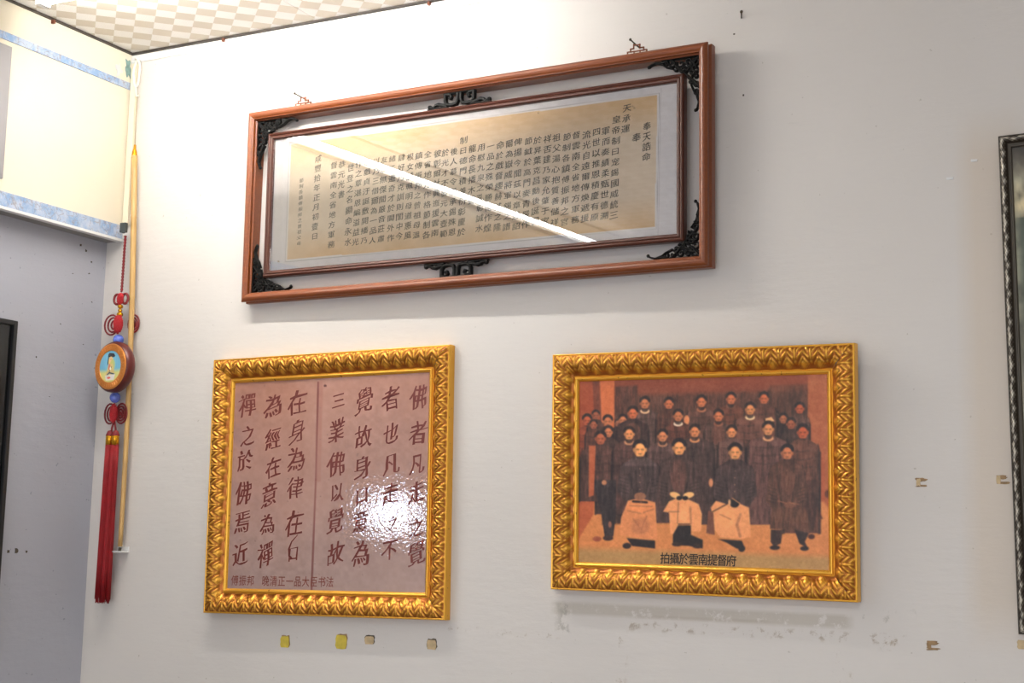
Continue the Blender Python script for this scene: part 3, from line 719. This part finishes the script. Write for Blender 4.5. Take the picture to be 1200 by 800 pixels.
for i, ch in enumerate(cap):
    if ch == '　': continue
    lx, lz = cp.loc(269.5+i*9.35+(0 if i < 4 else -1), 680.5); items.append((ch, lx, lz, 0.0215, 0.025))
write(items, 'caption_character', 0.0141, M_ink_side, F1, bold=0.006, single=True)
box('backing_board', -ow/2-0.01, ow/2+0.01, 0.0155, 0.0235, -oh/2-0.01, oh/2+0.01, M_back, F1)

# ================================================================== gilt frame with the old group photograph
W, H = 0.6393, 0.4837
F2 = frame_empty('framed_photograph', 1.5641, 0.1656, W, H, 0.0406, -0.0094, -0.0073, 0.0255)
tag(F2, 'gilded leaf-patterned frame with a sepia group photograph of men in dark robes', 'framed picture')
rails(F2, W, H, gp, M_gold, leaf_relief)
ow, oh = W-0.114, H-0.114
pp = Print(ow, oh, 560, 400, [(673,446),(961.6,436.4),(967.6,665.6),(672.4,656)])
X, Y = pp.X, pp.Y
pp.C[:] = (140, 78, 56)
a_ = np.clip((Y-440)/60, 0, 1)[..., None]; pp.C = np.array((148,78,54.))*(1-a_)+np.array((96,62,52.))*a_
pp.poly([(714,452),(740,450),(740,500),(714,520)], (84,54,46), 4, .8)
pp.poly([(740,462),(940,455),(940,560),(714,560)], (86,58,50), 8, .8)
pp.poly([(895,450),(939,448),(939,490),(880,490)], (92,62,50), 5, .6)
pp.poly([(670,440),(696,440),(698,600),(670,640)], (160,82,52), 1.5); pp.poly([(688,445),(696,445),(697,485),(690,485)], (112,62,48), 2, .8)
pp.poly([(696,440),(713.5,440),(713.5,500),(699,500)], (196,112,72), 1.2)
pp.poly([(939,436),(966,436),(970,640),(952,600),(940,520)], (172,102,70), 1.2); pp.poly([(936,510),(958,530),(968,620),(948,620)], (168,86,52), 6, .6)
# ground
pp.poly([(668,590),(700,585),(960,585),(972,600),(972,672),(668,662)], (206,136,88), 5)
pp.poly([(668,640),(972,650),(972,674),(668,664)], (172,140,98), 12, .85)
pp.poly([(668,540),(692,540),(690,600),(668,636)], (176,92,58), 3, .9)
pp.poly([(700,560),(950,560),(950,612),(880,606),(700,612)], (58,42,40), 4, .9)
pp.C += ((fbm(X/14, Y/14, 8)-0.5)*16)[..., None]
def man(cx, cy, h, face=(196,126,88), robe=(84,62,58), sw=1.7, bottom=None, collar=None, cap_=True, dark=(50,36,34), vest=None, soft=1.0):
    b = bottom if bottom else cy+h*5
    k = h*sw; j_ = random.uniform(-11, 11); robe = tuple(c+j_ for c in robe)
    pp.poly([(cx-h*.45, cy+h*.55), (cx+h*.45, cy+h*.55), (cx+k*.85, cy+h*1.05), (cx+k, cy+h*1.9), (cx+k*1.02, b), (cx-k*1.02, b), (cx-k, cy+h*1.9), (cx-k*.85, cy+h*1.05)], robe, soft)
    pp.line([(cx-k*.9, cy+h*1.5), (cx-k*.98, b)], h*.18, dark, .5, 1.5); pp.line([(cx+k*.9, cy+h*1.5), (cx+k*.98, b)], h*.18, dark, .5, 1.5)
    for j in range(3):
        yy = cy+h*(1.5+j*.7); pp.line([(cx-k*.7, yy), (cx-k*.1, yy+h*.12), (cx+k*.6, yy-h*.05)], h*.14, dark, .28, 1.2)
    hi_ = tuple(c*1.28+6 for c in robe)
    pp.ell(cx-k*.5, cy+h*1.25, k*.34, h*.3, hi_, 3, .45); pp.ell(cx+k*.5, cy+h*1.25, k*.34, h*.3, hi_, 3, .45)
    pp.line([(cx-k*.98, cy+h*1.7), (cx-k*1.04, b)], h*.16, (34,24,24), .75, 1.2); pp.line([(cx+k*.98, cy+h*1.7), (cx+k*1.04, b)], h*.16, (34,24,24), .75, 1.2)
    pp.line([(cx-k*.86, cy+h*.98), (cx-k*1.0, cy+h*1.7)], h*.10, (34,24,24), .5, 1); pp.line([(cx+k*.86, cy+h*.98), (cx+k*1.0, cy+h*1.7)], h*.10, (34,24,24), .5, 1)
    if vest: pp.ell(cx, cy+h*1.9, k*.5, h*1.0, vest, 2.2, .7)
    if collar: pp.ell(cx, cy+h*.78, h*.48, h*.26, collar, .8); pp.ell(cx, cy+h*.62, h*.34, h*.24, dark, .8, .8)
    if cap_: pp.ell(cx, cy-h*.24, h*.56, h*.52, dark, .9)
    pp.ell(cx-h*.44, cy+h*.02, h*.08, h*.16, face, .6, .8); pp.ell(cx+h*.44, cy+h*.02, h*.08, h*.16, face, .6, .8)
    pp.ell(cx, cy+h*.06, h*.40, h*.52, face, .7)
    lo = tuple(c*.62 for c in face); hi = tuple(min(255, c*1.13) for c in face)
    pp.ell(cx, cy-h*.22, h*.26, h*.15, hi, 1, .6); pp.ell(cx-h*.17, cy+h*.0, h*.12, h*.055, lo, .5, .85); pp.ell(cx+h*.17, cy+h*.0, h*.12, h*.055, lo, .5, .85)
    pp.ell(cx, cy+h*.12, h*.055, h*.13, hi, .5, .6); pp.ell(cx, cy+h*.32, h*.14, h*.05, lo, .5, .8); pp.ell(cx-h*.36, cy+h*.12, h*.10, h*.36, lo, 1.2, .35); pp.ell(cx, cy+h*.56, h*.28, h*.08, dark, .8, .6)
rd = (176,92,62); mid = (186,116,82)
# back rows
for c in ((682,491,11,rd,(140,74,52)),(692,485,9,(150,88,66),(84,54,46)),(689.5,496,9,(160,94,70),(96,60,50)),(706,492,11,mid,(78,54,48)),(717.5,494,7,(150,96,76),(62,44,42)),(723.5,490.5,10,mid,(66,48,46)),
          (930,476.5,11,rd,(84,56,48)),(902,484,7,(150,110,90),(66,48,44)),(911,488.5,10,(168,104,76),(60,44,42)),(920,494.5,11,(164,96,70),(66,46,42))):
    man(c[0], c[1], c[2], c[3], c[4], 1.15, c[1]+60)
man(749,471,11.5,mid,(84,60,56),1.6,580,(222,180,150)); man(777,471.5,11,(190,112,78),(98,64,54),1.4,560)
man(815,469,11.5,(194,116,80),(92,62,54),1.6,560,(176,112,84)); man(849.5,465.5,11.5,(192,112,78),(110,68,54),1.5,560,(120,80,64)); man(888,465,11.5,(186,104,72),(94,60,50),1.4,560)
pp.ell(798,490,3.2,5.5,(214,140,100),1); pp.poly([(890,488),(897,486),(901,491),(890,492)], (222,170,130), .8)
man(735,482.5,12,(196,110,74),(72,52,50),1.6,600,None,True,vest=(112,74,62)); man(788,485.5,11.5,mid,(104,66,56),1.5,570,(226,204,190)); man(835,485.5,11.5,(192,116,82),(84,58,52),1.5,590,(150,96,76),vest=(118,76,64))
man(872,477.5,12,(204,136,94),(104,66,56),1.6,590,(228,196,164))
# third row
man(706.6,504.5,11,mid,(74,52,48),1.3,600); man(697.5,512,13,(170,96,68),(84,56,50),1.9,585)
man(731,506.5,12.5,(212,142,96),(92,64,60),1.6,600,(196,140,110)); man(770,509,12,(196,126,90),(84,60,58),1.6,610,(176,124,100))
man(807.5,503.5,12.5,(204,132,92),(76,56,54),1.9,612,(206,140,100)); man(850.6,504,12,(208,136,94),(96,66,60),1.4,600)
man(893.5,500.5,13.5,(206,140,100),(98,66,62),1.9,612,(214,156,122)); man(934,504,14,(186,96,62),(96,60,48),1.5,622)
# long coats and boots of the standing figures
pp.poly([(688,560),(716,560),(716,600),(713,626),(703,626),(699,600)], (58,46,48), 1.2); pp.poly([(684,520),(692,520),(690,578),(684,580)], (176,98,66), 1.2)
pp.ell(694,629,5,3,(150,80,58),1); pp.ell(707,628,6,3,(66,46,44),1); pp.ell(702,563,3,3,(176,120,90),1); pp.ell(709,612,2,4,(150,100,84),1)
pp.poly([(931,560),(955,560),(950,615),(940,622)], (84,54,46), 1.5); pp.ell(946,626,4,3,(84,48,38),1); pp.poly([(952,590),(959,605),(954,606)], (90,54,42), 1); pp.ell(965,576,4,5,(96,50,36),1.5)
def seated(cx, cy, h, hands_y, robe, face):
    man(cx, cy, h, face, robe, 1.45, hands_y-14, None, True, (40,30,32))
    k = h*1.55
    pp.poly([(cx-k*.9, cy+h*1.2), (cx+k*.9, cy+h*1.2), (cx+k*1.08, hands_y-6), (cx+k*.7, hands_y+6), (cx-k*.7, hands_y+6), (cx-k*1.08, hands_y-6)], robe, 1.2)
    lo = tuple(c*.66 for c in robe); hi = tuple(min(255, c*1.25) for c in robe)
    for s in (-1, 1):
        for j in range(5):
            yy = hands_y-22+j*4; pp.line([(cx+s*k*.95, yy), (cx+s*k*.55, yy+3)], 1.2, lo, .5, .9); pp.line([(cx+s*k*.95, yy+1.8), (cx+s*k*.55, yy+4.8)], .9, hi, .35, .9)
        pp.line([(cx+s*k*.5, cy+h*1.8), (cx+s*k*.25, hands_y)], 1.5, lo, .6, 1)
    for j in range(4): pp.ell(cx, cy+h*1.4+j*8, .7, .7, (190,150,120), .5, .7)
face4 = (226,160,108)
seated(743.7,524.5,16,579,(78,60,60),face4); seated(789.3,522.5,15.5,584,(78,58,56),(222,154,104)); seated(855,527.5,15.5,584,(76,58,58),(216,150,104)); seated(916,528,14.5,590,(92,62,52),(190,118,84))
pp.ell(789,555,10,20,(112,74,66),3,.6); pp.ell(918,560,8,16,(116,76,62),3,.5)
# laps and skirts
sk = (214,142,100); sk2 = (228,158,114)
pp.poly([(730,584),(744,581),(762,586),(765,629),(750,630),(720,624),(722,604)], sk, 1.1); pp.ell(745,592,16,6,(228,150,104),3,.7)
for j, (a, b) in enumerate((((732,590),(758,591)),((730,596),(745,599)),((748,598),(760,594)),((736,605),(744,616)),((752,602),(746,618)))): pp.line([a, b], 1.4, (160,98,72), .55, 1)
pp.ell(745,614,11,10,(176,112,84),5,.5); pp.poly([(729,628),(762,631),(762,640),(735,637)], (44,34,34), 1); pp.ell(729,637,5,3.4,(50,36,34),1); pp.ell(744,579,7,4.5,(150,104,84),1); pp.line([(736,585),(752,586)], 2.4, (38,28,30), .9)
pp.poly([(771,597),(778,585),(789,580),(800,582),(813,588),(817,600),(816,620),(804,620),(803,611),(789,611),(788,623),(780,623),(778,598)], sk2, 1.1)
pp.ell(795,600,6,10,(236,168,124),2,.8); pp.line([(789,586),(788,610)], 1.2, (140,88,70), .6); pp.line([(803,592),(804,611)], 2.4, (168,108,84), .6); pp.line([(778,597),(790,597)], 1.3, (140,88,70), .6)
pp.ell(785,577.5,6.5,3.5,(236,182,130),.8,1,.3); pp.ell(801,577.5,6.5,3.5,(236,182,130),.8,1,-.2); pp.ell(790,581,3.4,2.4,(36,28,30),.8); pp.ell(797,581,3.4,2.4,(36,28,30),.8)
pp.poly([(789,613),(804,613),(804,624),(818,630),(818,640),(802,637),(783,636),(783,624)], (44,34,34), 1.2); pp.ell(812,637,6,3,(60,42,38),1); pp.ell(788,635,6,2.6,(60,42,38),1)
pp.poly([(827,592),(833,584),(846,588),(858,586),(872,592),(875,626),(864,629),(838,627),(832,618)], sk2, 1.1); pp.ell(846,604,10,12,(240,172,124),4,.5)
pp.line([(829,597),(846,588)], 1.4, (60,40,36), .8); pp.line([(838,600),(851,606)], 1.4, (168,104,76), .6); pp.line([(862,600),(858,612),(862,626)], 3, (168,108,84), .6, 1.5); pp.poly([(824,596),(830,598),(832,624),(822,622)], (120,76,62), 1)
pp.ell(855,587,5.5,5,(34,28,30),.9); pp.ell(849,586,1.5,3.5,(220,170,130),.7); pp.line([(852,581),(861,587)], 1.2, (224,160,112), .9); pp.ell(827,563,2.6,5,(206,140,106),.8)
pp.poly([(836,629),(864,631),(868,641),(858,640),(846,633)], (44,34,34), 1); pp.ell(864,640,4,4,(48,36,36),1)
pp.poly([(900,592),(938,592),(946,615),(944,622),(925,618),(897,617),(897,604)], (96,64,52), 1.2); pp.ell(920,602,20,9,(112,76,60),4,.6)
pp.poly([(898,618),(912,618),(910,634),(902,638),(898,632)], (66,46,42), 1.2); pp.poly([(926,618),(943,622),(938,632),(942,640),(932,634)], (56,40,38), 1.2); pp.ell(903,639,6,2.6,(50,36,34),1); pp.ell(938,640,5,2.6,(50,36,34),1)
pp.ell(920,589,7,3.5,(120,80,64),1); pp.line([(906,584),(916,587)], 1.2, (180,120,90), .7); pp.line([(919,586),(930,588)], 1.2, (180,120,90), .7)
pp.blur(1.1)
pp.C += ((fbm(X/3.2, Y/3.2, 31, 3)-0.5)*20)[..., None]; pp.C += ((fbm(X/1.1, Y/1.1, 51, 1)-0.5)*7)[..., None]
pp.C = 255*(np.clip(pp.C, 0, 255)/255)**1.15*1.12*np.array((1.0, 1.0, 0.92))
dk = smooth01((135-pp.C.max(-1))/40)*(Y < 628)
pp.C *= 1+(dk*(fbm(X/2.8, Y/13, 77, 3)-0.48)*0.75)[..., None]
pp.build('photo_print', 0.0145, print_mat('satin_photo_print', 0.42, 0.25, False, 0.2), F2)
cap = '拍攝於雲南提督府'; items = []
for i, ch in enumerate(cap):
    lx, lz = pp.loc(773.5+i*11.15, 652.0+i*0.42); items.append((ch, lx, lz, 0.0218, 0.0235))
write(items, 'caption_character', 0.0141, M_ink_cap, F2, bold=0.014, single=True)
box('backing_board', -ow/2-0.01, ow/2+0.01, 0.0155, 0.0235, -oh/2-0.01, oh/2+0.01, M_back, F2)

# ================================================================== antique silver frame at the right edge
W, H = 0.68, 0.90
F3 = frame_empty('silver_frame', 2.1560+W/2+0.006, 0.329, W, H, 0.02, 0.012, 0, 0.028)
tag(F3, 'tall dark antique silver frame with a shadowy landscape, cut off by the right edge', 'framed picture')
def bead_relief(p, q):
    s = p-np.floor(p)-0.5; a = np.abs(s)
    h = np.exp(-((a*1.2+(q-0.5)*0.5)/0.22)**2)*np.exp(-((q-0.5)/0.42)**2)+0.8*np.exp(-((a-0.5)/0.12)**2-((q-0.6)/0.3)**2)+0.8*np.exp(-((a-0.28)/0.07)**2-((q-0.35)/0.15)**2)
    h = np.clip(h+0.35*np.cos(p*41)*np.cos(q*19), 0, 1.2)*smooth01(q*8)*smooth01((1-q)*8)
    return 0.003*h, np.clip(h*h, 0, 1), np.zeros_like(p)
sp_ = [(0,0.027,None),(0,0.003,None),(0.0012,0,None)]+[(0.002+0.0125*i/11, 0.001-0.004*math.sin(PI*i/11), i/11) for i in range(12)]+[(0.0165,0.006,None),(0.0185,0.006,None),(0.0195,0.0035,None),(0.0215,0.004,None),(0.0225,0.012,None)]
def darkrow(p, q): return bead_relief(p, q)
rails(F3, W, H, sp_, M_silver, bead_relief, 0.052, 0.002)
for o in [c for c in sc.objects if c.parent == F3]:          # the plain mouldings between the ornaments are dark
    a = o.data.attributes['relief']; n = len(a.data); vals = np.zeros(n, np.float32); a.data.foreach_get('value', vals)
    rows = len(sp_); vals = vals.reshape(rows, -1)
    for i, r in enumerate(sp_):
        if r[2] is None: vals[i] = 0.12
    a.data.foreach_set('value', vals.ravel())
ow, oh = W-0.045, H-0.045
lp = Print(ow, oh, 200, 260, [(0,0),(ow*1000,0),(ow*1000,oh*1000),(0,oh*1000)])
X, Y = lp.X, lp.Y
n1 = fbm(X/70, Y/90, 61); n2 = fbm(X/18, Y/30, 62)
lp.C = np.array((46,44,36.))+np.clip((n1-0.35)*3, 0, 1)[..., None]*np.array((86,84,72.))*np.clip(n2*1.6, 0, 1)[..., None]
lp.put(np.exp(-((Y-100)/26)**2)*np.clip(n2*1.5, 0, 1), (176,160,120), .8); lp.put(np.clip(1-Y/60, 0, 1), (34,28,22), .8)
lp.put(np.exp(-((X-16)/14)**2)*(Y > 130), (40,50,40), .8); lp.put(np.exp(-((Y-420)/120)**2)*np.clip(n1, 0, 1), (96,84,62), .7)
lp.C = lp.C*1.5
lp.build('landscape_print', 0.0125, print_mat('dim_landscape_print', 0.35, 0.3), F3)
box('backing_board', -ow/2-0.006, ow/2+0.006, 0.0135, 0.0255, -oh/2-0.006, oh/2+0.006, M_back, F3)

# ================================================================== things on the left wall
bx = REC
e = empty('black_panel', (bx, -0.56, ZE+0.16)); tag(e, 'black framed glossy panel on the blue-grey wall, cut off by the left edge', 'panel')
yr, yl, zt_, zb_ = 0.262, -0.32, 0.352, -0.42
m = MB(); bz = 0.012; d0, d1 = 0.0, 0.028
m.box(d0, d1, yr-bz, yr, zb_, zt_); m.box(d0, d1, yl, yl+bz, zb_, zt_); m.box(d0, d1, yl+bz, yr-bz, zt_-bz, zt_); m.box(d0, d1, yl+bz, yr-bz, zb_, zb_+bz)
fo = m.build('bezel', M_black, e); bv = fo.modifiers.new('b','BEVEL'); bv.width = 0.002; bv.segments = 2
box('face', 0.001, 0.020, yl+bz, yr-bz, zb_+bz, zt_-bz, M_black2, e)
e = empty('grey_box', (0, -0.50, ZE+0.98)); tag(e, 'brushed grey metal panel on the cream bulkhead at the upper left edge', 'panel')
box('panel', 0.0005, 0.012, -0.10, 0.098, -0.156, 0.158, M_grey, e, 0.002); box('lid', 0.012, 0.015, -0.092, 0.090, -0.148, 0.150, M_grey, e, 0.001)

# ================================================================== nail high on the wall
e = MB(); e.tube([(1.6458, 0.0, ZE+1.0943), (1.650, -0.012, ZE+1.0985), (1.652, -0.018, ZE+1.1005)], 0.0016, 8); e.sphere((1.652, -0.018, ZE+1.1005), 0.0036, 10, (1,0.5,1))
tag(e.build('nail', M_steel, None, True), 'bare dark nail high in the white wall, right of the wide frame', 'nail')

# ================================================================== bamboo pole hung in the corner
P = empty('bamboo_pole', (0.0, 0.0, 0.0)); tag(P, 'long thin bamboo pole hung by a string in the wall corner', 'pole')
def wp(px, pz, y): return (px, y, ZE+pz)
m = MB()
z0, z1 = -0.004, 0.972
pt = []; rd_ = []
for i in range(25):
    q = i/24; z = z0+(z1-z0)*q; x = 0.071+(-0.028)*q+0.010*math.sin(PI*q); r = 0.0056+0.0022*q
    pt.append((x, -0.0175, ZE+z)); rd_.append(r)
    if i in (5, 10, 15, 20): pt.append((x, -0.0175, ZE+z+0.003)); rd_.append(r*1.12); pt.append((x, -0.0175, ZE+z+0.006)); rd_.append(r)
m.tube(pt, rd_, 14); m.build('pole', M_bamboo, P, True)
xt, zt2 = pt[-1][0], pt[-1][2]
m = MB(); m.lathe([(0.0, 0.030), (0.0030, 0.028), (0.0035, 0.018), (0.0062, 0.010), (0.0070, 0.0), (0.0078, -0.006), (0.0, -0.006)], (xt, -0.0175, zt2), n=14); m.build('brass_tip', M_goldcap, P, True)
m = MB(); m.tube([(xt, -0.0175, zt2+0.028), (xt-0.003, -0.016, ZE+1.06), (0.037, -0.013, ZE+1.135)], 0.0015, 6); m.build('thin_cord', M_greycord, P, True)
m = MB(); lp_ = []
for i in range(22):
    a = 2*PI*i/22; lp_.append((0.030+0.011*math.cos(a)*(1 if math.sin(a) > 0 else 0.8), -0.012, ZE+1.190+0.034*math.sin(a)))
m.tube(lp_, 0.0028, 8, closed=True); m.tube([(0.030, -0.012, ZE+1.155), (0.036, -0.014, ZE+1.128), (0.042, -0.012, ZE+1.132)], 0.0032, 8); m.tube([(0.020, -0.010, ZE+1.232), (0.034, -0.010, ZE+1.226)], 0.003, 8)
m.build('string_loop', M_cordwhite, P, True)
m = MB(); m.tube([(pt[0][0], -0.0175, ZE-0.006), (pt[0][0]-0.001, -0.0175, ZE-0.014)], 0.0035, 8); m.build('foot_tip', M_darkchip, P)
m = MB(); m.box(0.049, 0.084, -0.026, 0, ZE-0.0175, ZE-0.0145); m.box(0.049, 0.084, -0.003, 0, ZE-0.0145, ZE-0.004)
tag(m.build('wall_bracket', M_white, None), 'small white bracket on the wall under the bamboo pole', 'bracket')

# ================================================================== knotted red pendant
K = empty('knot_pendant', (0.045, -0.028, ZE+0.78)); K.rotation_euler = (0, 0, 0)
tag(K, 'red knotted hanging ornament with a round medallion and a long silk tassel', 'ornament')
inv = Matrix.Translation((-0.045, 0.028, -(ZE+0.78)))
def loc(p): return (p[0]-0.045, p[1]+0.028, p[2]-(ZE+0.78))
YK = -0.030
CX = lambda z: 0.0385 + (0.74-z)*0.003             # hanging line
m = MB(); m.box(-0.017, 0.0, -0.010, 0.0, -0.008, 0.016); m.tube([(-0.008, -0.006, 0.0), (-0.008, -0.006, -0.010)], 0.004, 8); m.build('hook', simple('dark_hook', srgb(60, 66, 66), 0.5), K)
def twist(m, a, b, r, turns, n=40, rc=None):
    a = Vector(a); b = Vector(b)
    for s in (0, PI):
        pts = []
        for i in range(n+1):
            q = i/n; c = a+(b-a)*q; an = q*turns*2*PI+s; pts.append((c.x+math.cos(an)*r, c.y+math.sin(an)*r, c.z))
        m.tube(pts, rc or r*1.1, 6)
m = MB(); twist(m, loc((0.037, YK+0.004, ZE+0.765)), loc((CX(0.6), YK, ZE+0.622)), 0.0018, 9, 60); m.build('hanging_cord', M_red_dark, K, True)
def loops(m, c, rx, rz, side, wd=0.0016, rings=3):
    for k in range(rings):
        f = 1-0.28*k; pts = []
        for i in range(18):
            a = 2*PI*i/18; pts.append((c[0]+side*(rx*0.15*k)+rx*f*math.cos(a), c[1]+0.0012*k, c[2]+rz*f*math.sin(a)))
        m.tube(pts, wd, 6, closed=True)
def knot_body(m, c, rx, rz, ry=0.005):
    n = 5
    for d in (-1, 1):
        for j in range(-n, n+1):
            o = j/n; pts = []
            for i in range(13):
                q = -1+2*i/12; x = (q+o)*0.7; z = d*(q-o)*0.9
                if x*x+z*z > 1.05: continue
                y = -math.sqrt(max(0, 1.1-x*x-z*z)); pts.append((c[0]+x*rx, c[1]+y*ry+0.0008*math.cos(i*PI)*d, c[2]+z*rz))
            if len(pts) > 2: m.tube(pts, 0.00150, 5)
    m.sphere(c, 1, 14, (rx*0.8, ry*0.35, rz*0.85))
# small clover knot
c0 = loc((CX(.6), YK, ZE+0.604)); m = MB()
for s in (-1, 1):
    m.tube([(c0[0]+s*0.004+s*0.0110*(1+math.cos(a))*0.85, c0[1], c0[2]+0.0125*math.sin(a)) for a in [2*PI*i/14 for i in range(14)]], 0.0032, 7, closed=True)
m.build('clover_knot', M_red_dark, K, True)
m = MB(); knot_body(m, c0, 0.011, 0.015, 0.006); m.build('knot_centre', M_red, K, True)
m = MB()
for z, r in ((0.585, 0.0072), (0.575, 0.0055), (0.565, 0.0082)): m.sphere(loc((CX(z)-0.001, YK, ZE+z)), r, 14, (1, 1, 0.8))
m.build('gold_beads', M_goldcap, K, True)
c1 = loc((CX(.54), YK-0.001, ZE+0.5405)); m = MB(); loops(m, (c1[0]-0.033, c1[1]+0.008, c1[2]+0.001), 0.0225, 0.025, 1, 0.0023, 4); loops(m, (c1[0]+0.026, c1[1]+0.022, c1[2]+0.003), 0.0175, 0.022, -1, 0.0023, 4); m.build('cord_loops', M_red_dark, K, True)
m = MB(); knot_body(m, c1, 0.0155, 0.0245, 0.009); m.build('knot_body', M_red, K, True)
def bead(z, r): q = MB(); q.sphere(loc((CX(z)-0.001, YK, ZE+z)), r, 20); q.build('glass_bead', M_bead, K, True)
bead(0.5015, 0.0135); bead(0.3585, 0.0135)
# medallion, turned a little to the left
md = empty('medallion'); md.parent = K; md.location = loc((CX(.43)+0.019, YK-0.027, ZE+0.4295)); md.rotation_euler = (0, 0, -0.12); md.scale = (1.02, 1.1, 1.02)
R0 = 0.0615
m = MB(); m.lathe([(0.0, 0.0135), (0.050, 0.0135), (0.0575, 0.011), (0.0612, 0.006), (R0, 0.0), (0.0612, -0.006), (0.0580, -0.0115), (0.0560, -0.013), (0.0, -0.013)], axis='y', n=64)
body = m.build('wooden_disc', M_maroon, None, True); body.parent = md
m = MB(); m.lathe([(0.0375, -0.0135), (0.0385, -0.0150), (0.041, -0.0152), (0.052, -0.0150), (0.0545, -0.0142), (0.0555, -0.0128)], axis='y', n=64)
for k in range(40):
    a = 2*PI*k/40; c, s = math.cos(a), math.sin(a); m.tube([(0.042*c, -0.0153, 0.042*s), (0.0505*c, -0.0153, 0.0505*s)], 0.0008, 5)
m.build('engraved_ring', M_copper, None, False).parent = md
pic = Print(0.078, 0.078, 90, 90, [(0,0),(78,0),(78,78),(0,78)])
X, Y = pic.X, pic.Y
pic.C[:] = (112,178,206); pic.put(smooth01((Y-42)/14), (226,214,120), .9); pic.ell(39,30,22,24,(120,190,216),6,.6)
for k in range(9): pic.line([(8+k*8, 14), (8+k*8, 42)], 1.2, (150,206,224), .5)
pic.ell(40,26,9,11,(236,200,110),1.5); pic.poly([(30,10),(34,6),(50,8),(55,14),(52,17),(30,16)], (36,36,40), 1); pic.poly([(30,14),(33,14),(32,32),(28,36)], (40,44,50), 1)
pic.ell(40,22,5.5,7,(238,196,140),1); pic.ell(47,36,9,14,(190,196,110),3,.8); pic.poly([(32,34),(48,32),(56,56),(24,60)], (214,190,120), 1.5); pic.ell(36,40,4,8,(204,110,96),1.5,.8)
pic.line([(44,40),(34,56)], 2, (44,54,50), .9); pic.line([(30,58),(38,54),(54,58)], 3.4, (40,60,84), .9); pic.poly([(22,60),(58,58),(54,72),(26,72)], (228,222,210), 1.5); pic.ell(36,66,6,2.6,(196,60,46),1,.9); pic.ell(40,44,2.5,4,(240,236,220),1)
pic.ell(39,22,0.9,0.6,(60,40,30),.5); pic.ell(42.5,22,0.9,0.6,(60,40,30),.5)
pic.build('painted_picture', -0.0140, print_mat('enamel_picture', 0.25, 0.5), None, mask=(pic.gx**2+pic.gz**2 < 0.0385**2)).parent = md
# lower knot and tassel
c2 = loc((CX(.32), YK, ZE+0.3200)); m = MB()
for s in (-1, 1): loops(m, (c2[0]+s*0.0185, c2[1]+0.004, c2[2]-0.001), 0.0170, 0.0245, -s, 0.0024, 4)
m.build('cord_loops', M_red_dark, K, True)
m = MB(); knot_body(m, c2, 0.0125, 0.024, 0.008); m.build('knot_body', M_red, K, True)
m = MB(); zc = 0.262
for s in (-1, 1): m.tube([loc((CX(.3)+s*0.001, YK, ZE+0.300)), loc((CX(.3)+s*0.006, YK, ZE+0.283)), loc((CX(.27)+s*0.008, YK, ZE+zc+0.004))], 0.0026, 7)
m.build('lower_cords', M_red_dark, K, True)
m = MB()
for s in (-1, 1): m.lathe([(0.0, 0.017), (0.0055, 0.015), (0.0095, 0.010), (0.0096, -0.012), (0.0, -0.012)], loc((CX(.25)-0.002+s*0.0092, YK, ZE+zc-0.008)), n=20)
m.build('tassel_cap', M_goldcap, K, True)
m = MB()
for s in (-1, 1): m.lathe([(0.0, 0.012), (0.0058, 0.0105), (0.0098, 0.0), (0.0098, -0.002), (0.0, -0.002)], loc((CX(.25)-0.002+s*0.0092, YK, ZE+zc+0.004)), n=20)
m.build('cap_crown', M_red_dark, K, True)
ts = MB(); rr = random.Random(3)
for k in range(150):
    s = rr.choice((-1, 1)); a = rr.uniform(0, 2*PI); q = math.sqrt(rr.uniform(0.35, 1)); ex, ey = q*math.cos(a), q*math.sin(a)
    pts = []; L_t = 0.375+rr.uniform(-0.010, 0.010)
    for i in range(6):
        t = i/5; spread = 1+0.30*t
        x = CX(.25)-0.002+s*0.0092+ex*0.0090*spread-0.002*t; y = YK+ey*0.0085*spread
        pts.append(loc((x+rr.uniform(-.0003,.0003), y, ZE+zc-0.018-L_t*t)))
    ts.tube(pts, 0.0013, 4)
t_ = ts.build('tassel_threads', M_tassel, K, True); t_['kind'] = 'stuff'
bpy.data.objects.remove(_co)
